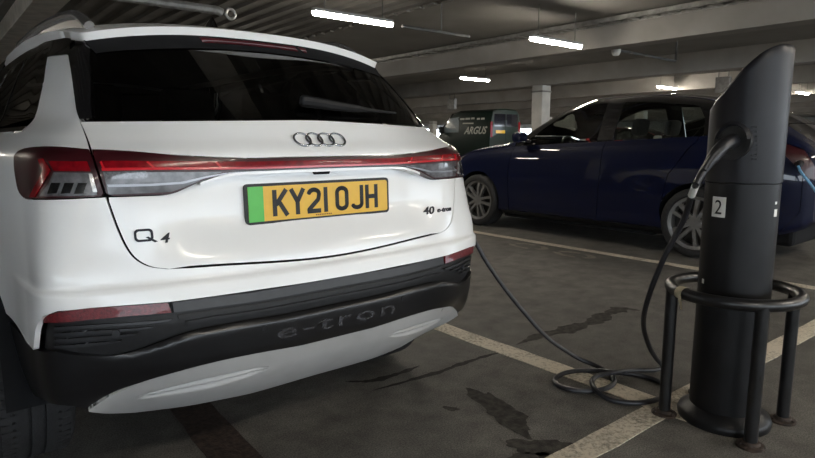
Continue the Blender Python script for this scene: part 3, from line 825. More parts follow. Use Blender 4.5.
U4 = T_(.74, .775, .79, .797, .800, .800, .798, .796, .793, .790, .785, .778, .738, .688, .655, .62, .58, .56)
Y4 = T_(2.03,  1.95,  1.915, 1.89,  1.865, 1.85,  1.85,  1.865, 1.885, 1.91,  1.94,  1.955, 2.02,  2.10,  2.18,  2.28,  2.39,  2.46)
U5 = T_(.765, .795, .81, .818, .824, .826, .826, .828, .834, .838, .832, .826, .775, .712, .675, .637, .592, .57)
Y5 = T_(2.20,  2.20,  2.18,  2.17,  2.16,  2.15,  2.15,  2.16,  2.17,  2.20,  2.24,  2.26,  2.32,  2.38,  2.43,  2.50,  2.58,  2.62)
U6 = T_(.83, .86, .885, .895, .905, .905, .905, .908, .915, .92, .90, .88, .81, .735, .695, .652, .602, .58)
Y6 = T_(2.55,  2.55,  2.55,  2.55,  2.55,  2.55,  2.55,  2.55,  2.56,  2.58,  2.60,  2.62,  2.68,  2.72,  2.76,  2.80,  2.86,  2.90)
U7 = T_(.83,   .86,   .88,   .89,   .89,   .885,  .885,  .895,  .91,   .92,   .90,   .87,   .80,   .75,   .71,   .665,  .615,  .59)
Y7 = T_(3.4,   3.4,   3.4,   3.4,   3.4,   3.4,   3.4,   3.4,   3.4,   3.4,   3.4,   3.4,   3.4,   3.4,   3.4,   3.4,   3.4,   3.4)
U8 = T_(.83,   .86,   .88,   .89,   .89,   .885,  .885,  .895,  .91,   .92,   .90,   .86,   .79,   .745,  .705,  .66,   .61,   .585)
Y8 = T_(4.35,  4.35,  4.35,  4.35,  4.35,  4.35,  4.35,  4.35,  4.35,  4.35,  4.33,  4.30,  4.25,  4.2,   4.12,  4.02,  3.92,  3.86)
U9 = T_(.84,   .87,   .89,   .90,   .91,   .91,   .91,   .91,   .91,   .90,   .84,   .80,   .75,   .71,   .67,   .625,  .57,   .54)
Y9 = T_(5.26,  5.26,  5.26,  5.26,  5.26,  5.26,  5.26,  5.26,  5.26,  5.24,  5.10,  5.0,   4.85,  4.70,  4.56,  4.42,  4.26,  4.16)
U10 = T_(.80,  .82,   .83,   .84,   .85,   .85,   .85,   .85,   .84,   .80,   .70,   .66,   .62,   .58,   .55,   .50,   .45,   .42)
Y10 = T_(5.66, 5.70,  5.72,  5.73,  5.74,  5.74,  5.74,  5.73,  5.70,  5.62,  5.38,  5.25,  5.02,  4.84,  4.70,  4.54,  4.37,  4.26)
U11 = T_(.55,  .56,   .57,   .58,   .59,   .60,   .60,   .60,   .58,   .54,   .46,   .43,   .40,   .38,   .35,   .32,   .28,   .26)
Y11 = T_(5.92, 5.98,  6.00,  6.02,  6.04,  6.04,  6.04,  6.02,  5.97,  5.86,  5.56,  5.40,  5.16,  4.97,  4.80,  4.62,  4.44,  4.32)
Y12 = T_(6.00, 6.06,  6.09,  6.11,  6.13,  6.14,  6.13,  6.11,  6.05,  5.93,  5.62,  5.46,  5.22,  5.03,  4.86,  4.67,  4.48,  4.36)
_UC = [lambda z: z*0, U1, U2, U3, U4, U5, U6, U7, U8, U9, U10, U11, lambda z: z*0]
_YC = [ys, lambda z: ys(z)+B1(z), lambda z: ys(z)+B2(z), Y3, Y4, Y5, Y6, Y7, Y8, Y9, Y10, Y11, Y12]
def audi_base(t, z):
    t = np.asarray(t, float); z = np.asarray(z, float); a = np.clip(np.abs(t), 0, TK[-1]); sg = np.where(t < 0, -1, 1)
    U = [f(z)+0*z for f in _UC]; Y = [f(z)+0*z for f in _YC]
    i = np.clip(np.searchsorted(TK, a, side='right')-1, 0, len(TK)-2)
    T, C, m = hermite_cols(TK, U, a); u = hermite_eval(T, C, m, a, i)
    T, C, m = hermite_cols(TK, Y, a)
    m[0] = 0; m[-1] = 0
    y = hermite_eval(T, C, m, a, i)
    return np.stack([AX+sg*u, y, z], 1)
def plate_recess(t, z):
    a = np.abs(t)
    return 0.042*(1-sm(a, 0.36, 0.56))*sm(z, 0.80, 0.93)
def audi_fn(t, z):
    P = audi_base(t, z); P[:, 1] += plate_recess(np.asarray(t, float), np.asarray(z, float)); return P
A0 = Surf(audi_base, (-2.2, 2.2), (0.28, 1.56), 500, 150, 1)
A1 = Surf(audi_fn, (-1.2, 1.2), (0.60, 1.2), 340, 110, 1)
for S_ in (A0, A1):
    n_ = S_.normal(np.array([0.0]), np.array([0.8]))
    if n_[0, 1] > 0: S_.out = -1

M_WP = mat('white_car_paint', (0.88, 0.875, 0.86), 0.38, coat=0.7, var=0.012, scale=3, coat_rough=0.13)
M_BLK = mat('black_plastic', (0.010, 0.010, 0.011), 0.5, spec=0.35, var=0.2, scale=50, bump=0.05, bscale=500)
M_GBLK = mat('gloss_black', (0.008, 0.008, 0.009), 0.12, coat=1.0, var=0.1)
M_DGREY = mat('dark_grey_plastic', (0.022, 0.023, 0.026), 0.42, var=0.1, scale=40)
M_SILV = mat('matt_silver_trim', (0.44, 0.435, 0.425), 0.45, 0.1, var=0.04, scale=10)
M_CHROME = mat('chrome', (0.65, 0.66, 0.68), 0.12, 1.0, var=0.02)
M_SHELL = mat('inner_shell', (0.012, 0.012, 0.013), 0.8, var=0.1)
M_GLASS = glass_mat('dark_rear_glass', (0.34, 0.33, 0.31), ior=1.5)
M_SGLASS = glass_mat('dark_side_glass', (0.12, 0.12, 0.12), ior=1.5)
M_LDARK = mat('lamp_dark_red', (0.035, 0.005, 0.007), 0.3, coat=0.2, spec=0.35, var=0.15, scale=20)
M_LRED = mat('lamp_red', (0.19, 0.003, 0.007), 0.22, coat=0.1, spec=0.25, var=0.25, scale=50)
M_LCLR = mat('lamp_smoked_clear', (0.10, 0.097, 0.102), 0.25, 0.0, coat=0.3, var=0.35, scale=35)
M_REFL = mat('reflector_red', (0.13, 0.007, 0.011), 0.35, coat=0.3, var=0.35, scale=120, bump=0.2, bscale=250)

car = thing('white_car', (AX, 3.85, 0), 'white electric car with yellow number plate, seen from behind', 'car')
# inner structure behind the panel gaps, with the rear window and cabin left open above the waist
ts = np.concatenate([np.linspace(0, 1.3, 40), np.linspace(1.36, 5.95, 60)]); zs = np.linspace(0.30, 1.205, 34)
def shell_rows(tsv, zsv, off):
    A, B = np.meshgrid(tsv, zsv, indexing='ij'); a = A.ravel(); b = B.ravel()
    P = audi_base(a, b); n = A0.normal(a, b); P = P-n*off; return P, len(tsv), len(zsv)
mbv = []; mbf = []
for sg in (1, -1):
    P, n1, n2 = shell_rows(ts*sg, zs, 0.055); b0 = len(mbv); mbv += P.tolist()
    for i in range(n1-1):
        for j in range(n2-1):
            q = [i*n2+j, (i+1)*n2+j, (i+1)*n2+j+1, i*n2+j+1]; c_ = np.mean([P[x_] for x_ in q], 0)
            if any((c_[1]-wy)**2+(c_[2]-0.37)**2 < 0.40**2 for wy in (2.50, 5.264)) and c_[2] < 0.8: continue
            if c_[1] < 2.1 and c_[2] < 0.47: continue
            mbf.append([b0+x_ for x_ in q])
obj('inner_shell', mbv, mbf, M_SHELL, car, True)
MB().bbox((AX-0.60, 2.05, 0.26), (AX+0.60, 5.95, 0.36), 0.03).build('underbody', M_SHELL, car)
MB().box((AX-0.80, 2.92, 0.24), (AX+0.80, 4.84, 0.36)).build('battery_floor', M_SHELL, car)

P_ = A0.pixs
def mir(poly): return [(-a, b) for a, b in poly][::-1]
def smoothpoly(p, n=4, closed=False): return [tuple(x) for x in catmull(p, n)]

# --- outlines measured on the near (left) side; the right side mirrors them
gate_edge = P_([(80, 121), (84, 131), (90, 148), (98, 171), (105, 193), (111, 210), (118, 229), (127, 248), (136, 259), (150, 266.5), (168, 269)])
gate_edge = smoothpoly(gate_edge, 4)
tc0, zc0 = gate_edge[-1]
zb_c = A0.pix(300, 261)[1]
bottom_half = [(tc0*(1-s_), zc0+(zb_c-zc0)*sm(s_, 0, 1)) for s_ in np.linspace(0, 1, 10)[1:]]
lamp_top = smoothpoly(P_([(15, 156), (20, 151), (37, 147.5), (61, 147.6), (89, 150), (129, 152), (172, 155.5), (215, 158), (250, 159), (290, 158)]), 3)
lamp_bot = smoothpoly(P_([(16, 175), (19, 190), (24, 197), (40, 198.5), (70, 198), (101, 196.5), (140, 195.2), (172, 193.6), (186, 188), (200, 181.5), (217, 175.5), (234, 171.8), (262, 170.3), (292, 169)]), 3)
lz_t = lamp_top[-1][1]; lz_b = lamp_bot[-1][1]
lamp_top.append((0.0, lz_t)); lamp_bot.append((0.0, lz_b))
def at_t(poly, t):
    p = sorted(poly); return float(np.interp(t, [a for a, b in p], [b for a, b in p]))
def gate_t(z):
    p = sorted([(b, a) for a, b in gate_edge]); return float(np.interp(z, [b for b, a in p], [a for b, a in p]))
GAP = 0.0035
glass_base = P_([(80, 121.0), (120, 120.6), (180, 120.2), (240, 119.8), (300, 119.3)]); gb_c = glass_base[-1][1]
print('gb', [round(b, 4) for a, b in glass_base], 'gate', zc0, zb_c, 'lamp', lz_t, lz_b)
zgb = lambda t: float(np.interp(-abs(t), [a for a, b in glass_base]+[0], [b for a, b in glass_base]+[gb_c]))

# upper tailgate (between lamp bar and window)
tt = np.linspace(gate_t(1.18)+GAP, 0, 26)
up = []
eU = [(a+GAP, b) for a, b in gate_edge if b > at_t(lamp_top, gate_t(1.12))+0.004 and b < zgb(a)-0.002]     # descending z
L_up = [(a, zgb(a)-0.003) for a in np.linspace(eU[0][0], 0, 16)]
Lh = [(a, at_t(lamp_top, a)+GAP) for a in np.linspace(eU[-1][0], 0, 24)]
half = L_up+[]                                   # left top -> centre
poly = L_up + [(-a, b) for a, b in L_up[::-1]][1:] + [(-a, b) for a, b in eU] + [(-a, b) for a, b in Lh][0:] + Lh[::-1][1:] + eU[::-1]
def dedupe(p):
    o = []
    for q in p:
        if not o or abs(o[-1][0]-q[0])+abs(o[-1][1]-q[1]) > 1e-4: o.append(q)
    if abs(o[0][0]-o[-1][0])+abs(o[0][1]-o[-1][1]) < 1e-4: o.pop()
    return o
A0.patch('tailgate_upper', dedupe(poly), M_WP, car, 0.016, qstep=0.010, flange=0.02)
# lower tailgate with the plate recess
zl0 = at_t(lamp_bot, gate_t(1.0))
eL = [(a+GAP, b) for a, b in gate_edge if b < zl0-0.004]
Lt = [(a, at_t(lamp_bot, a)-GAP) for a in np.linspace(eL[0][0], 0, 60)]
Lb = [(a, b+GAP) for a, b in bottom_half]
poly = Lt + [(-a, b) for a, b in Lt[::-1]][1:] + [(-a, b) for a, b in eL] + [(-a, b) for a, b in Lb] + Lb[::-1] + eL[::-1]
gate = A1.patch('tailgate', dedupe(poly), M_WP, car, 0.016, qstep=0.012, flange=0.02)

# lamps: outer clusters and the bar across the tailgate
def lamp_poly(t0, t1, ft, fb, n=24): 
    return [(a, ft(a)) for a in np.linspace(t0, t1, n)] + [(a, fb(a)) for a in np.linspace(t1, t0, n)]
ltop = lambda a: at_t(lamp_top, a); lbot = lambda a: at_t(lamp_bot, a)
g_l = gate_t(1.07)
clus_top = [p for p in lamp_top if p[0] < gate_t(p[1])-0.004]; clus_bot = [p for p in lamp_bot if p[0] < gate_t(p[1])-0.004]
ge = [(a-0.004, b) for a, b in gate_edge if clus_bot[-1][1]+0.003 < b < clus_top[-1][1]-0.003]
cl_poly = dedupe(clus_top + ge + clus_bot[::-1])
bar_top = [p for p in lamp_top if p[0] > gate_t(p[1])+0.004]; bar_bot = [p for p in lamp_bot if p[0] > gate_t(p[1])+0.004]
geb = [(a+0.004, b) for a, b in gate_edge if bar_bot[0][1]+0.003 < b < bar_top[0][1]-0.003]
def clip_band(lo, hi, poly_top, poly_bot, t0, t1, f0, f1, n=30):
    """band between fractions f0..f1 of the lamp height"""
    o = []
    A = np.linspace(t0, t1, n)
    top = [(a, lbot(a)+(ltop(a)-lbot(a))*(f1(a) if callable(f1) else f1)) for a in A]
    bot = [(a, lbot(a)+(ltop(a)-lbot(a))*(f0(a) if callable(f0) else f0)) for a in A]
    return dedupe(top+bot[::-1])
red_top = sorted(P_([(36, 160), (60, 160), (88, 161), (101, 161.5), (150, 161.8), (200, 161.8), (250, 162), (290, 161)]))
red_bot = sorted(P_([(36, 170), (60, 171), (88, 171.5), (101, 171.5), (145, 170.5), (200, 170), (250, 169.5), (290, 168.3)]))
rt = lambda a: float(np.interp(a, [p[0] for p in red_top], [p[1] for p in red_top])); rb = lambda a: float(np.interp(a, [p[0] for p in red_bot], [p[1] for p in red_bot]))
for sg in (1, -1):
    mm = (lambda p: p) if sg == 1 else mir
    cl = A0.patch('tail_lamp', mm(cl_poly), M_LDARK, car, 0.012, qstep=0.010, off=0.003, flange=0.02)
    t0 = A0.pix(40, 170)[0]; t1 = A0.pix(88, 170)[0]
    # bright red L: slanted riser and horizontal arm
    A0.patch('red_light_guide', mm(P_([(45, 159), (52, 170), (46, 182), (37, 197.2), (31, 197.5), (39, 183), (44.5, 170.5), (39.5, 160)])), M_LRED, cl, 0.01, off=0.0055, flange=0.004)
    A0.patch('red_light_guide', mm(P_([(50, 161.5), (88, 162), (91.5, 171.5), (55, 171)])), M_LRED, cl, 0.01, off=0.0055, flange=0.004)
    A0.patch('clear_lens', mm(P_([(55, 172.5), (92, 173), (98, 195.2), (41, 196.4), (50, 184)])), M_LCLR, cl, 0.01, off=0.0050, flange=0.004)
    for q in range(3):
        xs_ = 53+q*13
        A0.patch('lens_fin', mm(P_([(xs_, 183), (xs_+9, 183), (xs_+5, 193.5), (xs_-4, 194)])), M_GBLK, cl, 0.01, off=0.0060, flange=0.003)
    A0.patch('indicator_block', mm(P_([(89.5, 174), (93, 174), (98, 192), (93.5, 192)])), mat('lamp_pale', (0.42, 0.41, 0.40), 0.2, 0.3, coat=1.0, var=0.3, scale=60), cl, 0.01, off=0.0062, flange=0.003)
bar = [(a, ltop(a)) for a, b in bar_top]
bp = [(geb[0][0], ltop(geb[0][0])-0.001)] + [p for p in bar_top] + [(-a, b) for a, b in bar_top[::-1]][1:] + [(-a, b) for a, b in geb] + [(-a, b) for a, b in bar_bot] + bar_bot[::-1][1:] + geb[::-1]
barp = A0.patch('tail_light_bar', dedupe(bp), M_LDARK, car, 0.016, qstep=0.010, off=0.004, flange=0.05)
tL = A0.pix(100, 166)[0]; A_ = np.linspace(tL+0.006, 0, 30)
half_t = [(a, rt(a)) for a in A_]; half_b = [(a, rb(a)) for a in A_]
A0.patch('red_light_strip', dedupe(half_t+[(-a, b) for a, b in half_t[::-1]]+[(-a, b) for a, b in half_b]+half_b[::-1]), M_LRED, barp, 0.016, qstep=0.006, off=0.0075, flange=0.004)
hl_t = [(a, rb(a)+(rt(a)-rb(a))*0.30) for a in A_]; hl_b = [(a, rb(a)+(rt(a)-rb(a))*0.04) for a in A_]
A0.patch('bright_light_line', dedupe(hl_t+[(-a, b) for a, b in hl_t[::-1]]+[(-a, b) for a, b in hl_b]+hl_b[::-1]), mat('lamp_bright_red', (0.55, 0.012, 0.02), 0.2, coat=0.3, var=0.1), barp, 0.016, qstep=0.006, off=0.0090, flange=0.003)
for sg in (1, -1):
    mm = (lambda p: p) if sg == 1 else mir
    A0.patch('clear_lens', mm(P_([(104, 173.0), (150, 172.2), (200, 172.0), (222, 172.0), (204, 178), (184, 187.3), (171, 191.8), (140, 193.3), (109, 194.4)])), M_LCLR, barp, 0.012, qstep=0.008, off=0.0065, flange=0.003)
    A0.patch('chrome_blade', mm(P_([(108, 184.5), (150, 183.6), (180, 181.9), (205, 176.4), (226, 172.8), (228, 173.5), (206, 177.8), (182, 183.8), (150, 185.9), (109, 187.0)])), mat('satin_blade', (0.30, 0.30, 0.32), 0.3, 0.6, var=0.05), barp, 0.012, qstep=0.006, off=0.010, flange=0.006)
    for (xa, xb) in ((100.5, 106), (146, 156), (214, 223)):
        A0.patch('strip_notch', mm(P_([(xa, 163.0), (xa+2, 162.2), (xb, 169.0), (xb-2, 169.6)])), mat('lamp_bright_red', (0.6, 0.02, 0.03), 0.15, coat=1.0, var=0.1), barp, 0.012, qstep=0.006, off=0.0092, flange=0.003)
    A0.patch('reflector_ribs', mm(P_([(104, 172.2), (146, 171.2), (148, 178.0), (106, 179.5)])), mat('lamp_rib_grey', (0.07, 0.065, 0.068), 0.3, 0.3, coat=1.0, var=0.5, scale=150), barp, 0.012, qstep=0.006, off=0.0082, flange=0.003)
# bright lip under the bar
A_ = np.linspace(A0.pix(200, 176)[0], 0, 30)
half_t = [(a, lbot(a)-0.003) for a in A_]; half_b = [(a, lbot(a)-0.011) for a in A_]
A0.patch('chrome_lip', dedupe(half_t+[(-a, b) for a, b in half_t[::-1]]+[(-a, b) for a, b in half_b]+half_b[::-1]), M_WP, car, 0.016, qstep=0.006, off=0.002, flange=0.045)
A1.patch('camera_button', [(a, b) for a, b in ((-0.03, lz_b-0.013), (0.03, lz_b-0.013), (0.026, lz_b-0.022), (-0.026, lz_b-0.022))], M_SHELL, car, 0.01, off=0.010, flange=0.02)

# quarter panels + bumper skin (white)
ARCH_C = (2.50, 0.37); ARCH_R = 0.405
def t_of_y(y, z, lo=0.9, hi=2.3):
    a = np.linspace(lo, hi, 300); Y = audi_base(a, np.full(300, z))[:, 1]; return float(np.interp(y, Y, a))
arch = []
for th_ in np.linspace(math.radians(180), math.radians(0), 41):
    y_ = ARCH_C[0]+ARCH_R*math.cos(th_); z_ = ARCH_C[1]+ARCH_R*math.sin(th_)
    arch.append((t_of_y(y_, z_, 0.7, 3.0), z_))                        # from the rear foot over the top to the front foot
white_bot = P_([(170.5, 301.5), (130, 304.5), (91, 307.2), (60, 310), (47, 315), (42, 322), (39.5, 330), (37.5, 349)])
wbc = A0.pix(250, 291.5)[1]
zw = white_bot[-1][1]
arch_rear_low = [p for p in arch if p[1] >= zw]
ia = [i for i, p in enumerate(arch) if p[1] >= zw][0]
def quarter(sg):
    # D-pillar, shoulder, flank behind the door, round the arch, bumper skin up to the centre line (t>0 side)
    pil_r = smoothpoly(P_([(69, 55), (72, 72), (75.5, 96), (80, 121)]), 3)
    ge_ = [(a-GAP*0, b) for a, b in gate_edge]
    win = P_([(47.5, 57), (44, 80), (39, 103), (34.5, 118)])
    return pil_r, win
pil_r, win = quarter(1)
side_gap = 1.90                                     # door shut line, in t
belt = 1.165
wl = [(win[-1][0]-0.02, belt+0.005), (-side_gap, belt)]
bh = [(a, b-GAP) for a, b in bottom_half]
edge = [(a-GAP, b) for a, b in gate_edge]
wb = [(-0.0, wbc), (-0.3, wbc)] + white_bot
for_arch = [(-a, b) for a, b in arch]
za_end = for_arch[-1]
poly = [(pil_r[0][0], pil_r[0][1])] + [(a-GAP, b) for a, b in pil_r[1:-1]] + edge + bh
poly = [p for p in poly if p[0] <= 0]
low = [(0.0, wbc)] + [(-0.1, wbc), (-0.25, A0.pix(215, 295.5)[1])] + white_bot
arch_neg = [(-a, b) for a, b in arch if b >= zw]
sill = [(-side_gap-0.02, arch_neg[-1][1])] if False else []
poly = poly + low + arch_neg[:] 
# forward edge: up from the arch to the window, following the rear door
last = arch_neg[-1]
fwd = [(-side_gap, b) for b in (0.72, 0.9, 1.05, belt)]
arch_part = [p for p in arch_neg if p[0] > -side_gap]
poly = dedupe([p for p in poly if p not in arch_neg] + arch_part + [p for p in fwd if p[1] > arch_part[-1][1]+0.01] + [(win[-1][0]-0.03, belt+0.012), (win[-1][0]-0.008, win[-1][1]-0.01)] + win[::-1])
lamp_hole = dedupe([(a, b) for a, b in lamp_top if a < gate_t(b)] + [(a, b) for a, b in lamp_bot if a < gate_t(b)][::-1])
# lamp cut-out: notch the outline instead of a hole
def notch(poly):
    o = []; done = False
    zt = clus_top[-1][1]; zb_ = clus_bot[-1][1]
    for p in poly:
        on_edge = any(abs(p[0]-e_[0]) < 1e-6 and abs(p[1]-e_[1]) < 1e-6 for e_ in edge)
        if on_edge and zb_-0.002 < p[1] < zt+0.004:
            if not done:
                ct = [(a, b+GAP) for a, b in clus_top]; cb = [(a, b-GAP) for a, b in clus_bot]
                o += ct[::-1] + [(cb[0][0]-GAP, (ct[0][1]+cb[0][1])/2)] + cb; done = True
            continue
        o.append(p)
    return o
qp = dedupe(notch(poly))
# closed across the centre line: left half + mirrored right half make one bumper skin
right = [(-a, b) for a, b in qp]
lower_c = [p for p in qp]
i0 = [i for i, p in enumerate(qp) if abs(p[0]) < 1e-6]
a_, b_ = min(i0), max(i0)
loop = qp[b_:] + qp[:a_+1]                           # from lower centre round the flank to upper centre
full = dedupe(loop + [(-a, b) for a, b in loop[::-1]])
def skin_disp(t, z): return 0.010*(1-sm(z, 0.748, 0.768))*(1-sm(np.abs(t), 0.95, 1.2))
A0.patch('rear_body_skin', full, M_WP, car, 0.020, qstep=0.008, flange=0.014, disp=skin_disp)

# rear window, black side blades
gt = P_([(86, 49), (92, 49)])
blade_in = smoothpoly(P_([(91, 44), (90, 66), (91.5, 95), (93.5, 119.5)]), 3)
ztp = lambda t: 1.487-0.045*(abs(t)/0.56)**2
pil_top = pil_r[0]
gl = [(blade_in[-1][0], zgb(blade_in[-1][0])+0.002)] + [(a, zgb(a)+0.002) for a in np.linspace(blade_in[-1][0], 0, 12)[1:]]
gh = gl + [(-a, b) for a, b in gl[::-1]][1:]
bi = [(a, b) for a, b in blade_in[::-1][1:]]
gp_ = gh + [(-a, b) for a, b in bi] + [(a, ztp(a)) for a in np.linspace(-bi[-1][0]-0.01, bi[-1][0]+0.01, 15)] + bi[::-1]
A0.patch('rear_window', dedupe(gp_), M_GLASS, car, 0.03, qstep=0.02, flange=0)
for sg in (1, -1):
    mm = (lambda p: p) if sg == 1 else mir
    bl = [(a-0.001, b) for a, b in blade_in] + [(pil_r[-1][0]+0.002, pil_r[-1][1]+0.003)] + [(a+0.002, b) for a, b in pil_r[::-1][1:]] + [(pil_r[0][0]+0.004, pil_r[0][1]+0.015)] + [(blade_in[0][0]-0.002, max(blade_in[0][1], ztp(blade_in[0][0]))+0.004)]
    A0.patch('side_blade', mm(dedupe(bl)), M_GBLK, car, 0.016, off=0.004, flange=0.025)
    # side glass
    q0 = win[0]; q3 = win[-1]
    wtop = 1.470
    wins = [((q0[0]-0.006, q0[1]-0.005), (q3[0]-0.010, q3[1]+0.006), 1.78), None]
    tq = -1.86
    A0.patch('quarter_glass', mm(dedupe([(win[0][0]-0.008, wtop)] + [(a-0.008, b) for a, b in win] + [(tq, belt+0.02), (tq, wtop)])), M_SGLASS, car, 0.03, flange=0)
    A0.patch('rear_door_glass', mm([(-1.91, wtop), (-1.91, belt+0.02), (-2.62, belt+0.01), (-2.62, wtop)]), M_SGLASS, car, 0.04, flange=0)
    A0.patch('front_door_glass', mm([(-2.70, wtop), (-2.70, belt+0.01), (-4.0, belt), (-3.9, 1.30), (-3.75, wtop)]), M_SGLASS, car, 0.04, flange=0)
    for (ta, tb) in ((-1.865, -1.905), (-2.625, -2.695)):
        A0.patch('window_pillar', mm([(ta, wtop), (ta, belt+0.01), (tb, belt+0.01), (tb, wtop)]), M_GBLK, car, 0.02, off=0.002, flange=0.015)
    A0.patch('window_trim', mm([(win[-1][0]-0.012, belt+0.018), (-4.0, belt), (-4.0, belt-0.016), (win[-1][0]-0.012, belt+0.003)]), M_CHROME, car, 0.05, qstep=0.01, off=0.004, flange=0.008)
    A0.patch('upper_frame', mm([(pil_r[0][0]+0.004, 1.475), (pil_r[0][0]+0.004, pil_r[0][1]+0.003), (win[0][0]-0.004, win[0][1]+0.003), (win[0][0]-0.03, wtop-0.004), (-3.75, wtop-0.004), (-3.75, 1.51), (-2.0, 1.51), (-1.3, 1.50)]), M_GBLK, car, 0.04, qstep=0.015, off=0.001, flange=0.015)
    # flank: doors, sill, front wing
    for nm, ta, tb, zb_, zt_ in (('rear_door', -1.906, -2.66, 0.42, belt-0.004), ('front_door', -2.666, -3.75, 0.42, belt-0.004)):
        pts = [(ta, zt_), (ta, 0.74), (ta-0.10, 0.60), (ta-0.16, zb_), (tb, zb_), (tb, zt_)] if nm == 'rear_door' else [(ta, zt_), (ta, zb_), (tb, zb_), (tb, zt_)]
        dr = A0.patch(nm, mm(pts), M_WP, car, 0.04, qstep=0.025, flange=0.02)
        A0.patch('door_handle', mm([(ta-0.10, 0.965), (ta-0.10, 0.94), (ta-0.32, 0.935), (ta-0.32, 0.96)]), M_WP, dr, 0.03, off=0.035, flange=0.02)
    ar2 = [(t_of_y(5.264+ARCH_R*math.cos(q), 0.37+ARCH_R*math.sin(q), 3.5, 5.0), 0.37+ARCH_R*math.sin(q)) for q in np.linspace(math.pi*0.98, math.pi*0.02, 30)]
    wing = [(-3.756, belt-0.004), (-3.756, 0.42)] + [(-a, b) for a, b in ar2 if b > 0.42] + [(-4.98, 0.42), (-5.2, 0.70), (-5.25, 1.10), (-4.8, belt-0.004)]
    A0.patch('front_wing', mm(wing), M_WP, car, 0.04, qstep=0.025, flange=0.02)
    A0.patch('sill_cladding', mm([(-2.12, 0.412), (-2.12, 0.30), (-4.05, 0.30), (-4.05, 0.412)]), M_BLK, car, 0.06, qstep=0.03, off=0.01, flange=0.03)
    A0.patch('headlamp', mm([(-5.0, 0.86), (-5.0, 0.78), (-5.5, 0.74), (-5.45, 0.82)]), M_LCLR, car, 0.03, off=0.006, flange=0.01)
A0.patch('front_fascia', [(5.25, 1.1), (5.2, 0.70), (4.98, 0.42), (4.98, 0.31), (5.949, 0.31), (5.949, 1.1)], M_WP, car, 0.05, flange=0.02)
A0.patch('front_fascia', [(-5.25, 1.1), (-5.2, 0.70), (-4.98, 0.42), (-4.98, 0.31), (-5.949, 0.31), (-5.949, 1.1)], M_WP, car, 0.05, flange=0.02)
A0.patch('grille', [(5.48, 0.74), (5.48, 0.45), (5.949, 0.42), (5.949, 0.76)], M_GBLK, car, 0.05, off=0.006, flange=0.015)
A0.patch('grille', [(-5.48, 0.74), (-5.48, 0.45), (-5.949, 0.42), (-5.949, 0.76)], M_GBLK, car, 0.05, off=0.006, flange=0.015)
A0.patch('windscreen', [(4.05, 1.175), (5.949, 1.175), (5.949, 1.53), (3.8, 1.50)], M_SGLASS, car, 0.08, qstep=0.04, flange=0)
A0.patch('windscreen', [(-4.05, 1.175), (-5.949, 1.175), (-5.949, 1.53), (-3.8, 1.50)], M_SGLASS, car, 0.08, qstep=0.04, flange=0)
for sg in (1, -1): A0.patch('windscreen_header', [(sg*3.6, 1.485), (sg*5.949, 1.455), (sg*5.949, 1.556), (sg*3.6, 1.556)], M_GBLK, car, 0.08, qstep=0.03, off=0.002, flange=0.01)
for sg in (1, -1): A0.patch('bonnet', [(sg*4.0, 1.160), (sg*4.0, 1.172), (sg*5.949, 1.172), (sg*5.949, 1.104), (sg*5.27, 1.104), (sg*4.82, 1.160)], M_WP, car, 0.06, qstep=0.02, flange=0.01)

# --- lower bumper
crease = smoothpoly(P_([(58, 352), (85, 356), (113, 356), (138, 350), (159, 342.5), (191, 331.5), (220, 325.5), (250, 320.0), (285, 314.5)]), 3)
cz = crease[-1][1]; crease.append((0.0, cz))
silv_top = smoothpoly(P_([(93, 406.5), (113, 393), (135, 382.5), (159, 373.5), (200, 362.5), (250, 352), (300, 343)]), 3); szt = silv_top[-1][1]; silv_top = [(a*(1+0.02*float(sm(-a, 0.45, 0.72))), b) for a, b in silv_top]; silv_top.append((0.0, szt))
silv_bot = smoothpoly(P_([(93, 407.5), (112, 409.3), (136, 409), (182, 403.5), (215, 397.5), (250, 390.5)]), 3); szb = silv_bot[-1][1]; silv_bot = [(a*(1+0.02*float(sm(-a, 0.45, 0.72))), b) for a, b in silv_bot]; silv_bot.append((0.0, szb))
cr_f = lambda a: at_t(crease, a); st_f = lambda a: at_t(silv_top, a)
print('lower bumper', cz, szt, szb, wbc)
# recessed upper black part (behind reflectors and vents), whole width
lowz = [(a, b-0.004) for a, b in crease]
wbl = [(0.0, wbc-0.002), (-0.25, A0.pix(215, 295.5)[1]-0.002)] + [(a, b-0.002) for a, b in white_bot[:-1]] + [(white_bot[-1][0]+0.004, zw-0.0)]
back = wbl + [(crease[0][0]-0.02, crease[0][1]-0.004)] + lowz
hb_ = dedupe([p for p in back])
fullb = dedupe(hb_ + [(-a, b) for a, b in hb_[::-1]])
A0.patch('vent_recess', fullb, M_BLK, car, 0.022, qstep=0.014, off=-0.016, flange=0.0)
# dark strip under the white skin between the reflectors
s0 = P_([(172.5, 302.5), (215, 297.0), (250, 292.8)]); s1 = P_([(174, 312.5), (215, 307), (250, 302.3)])
hp_ = s0+[(0, wbc-0.003)]; hq = s1+[(0, s1[-1][1])]
A0.patch('bumper_strip', dedupe(hp_+[(-a, b) for a, b in hp_[::-1]]+[(-a, b) for a, b in hq]+hq[::-1]), M_DGREY, car, 0.02, qstep=0.01, off=-0.001, flange=0.02)
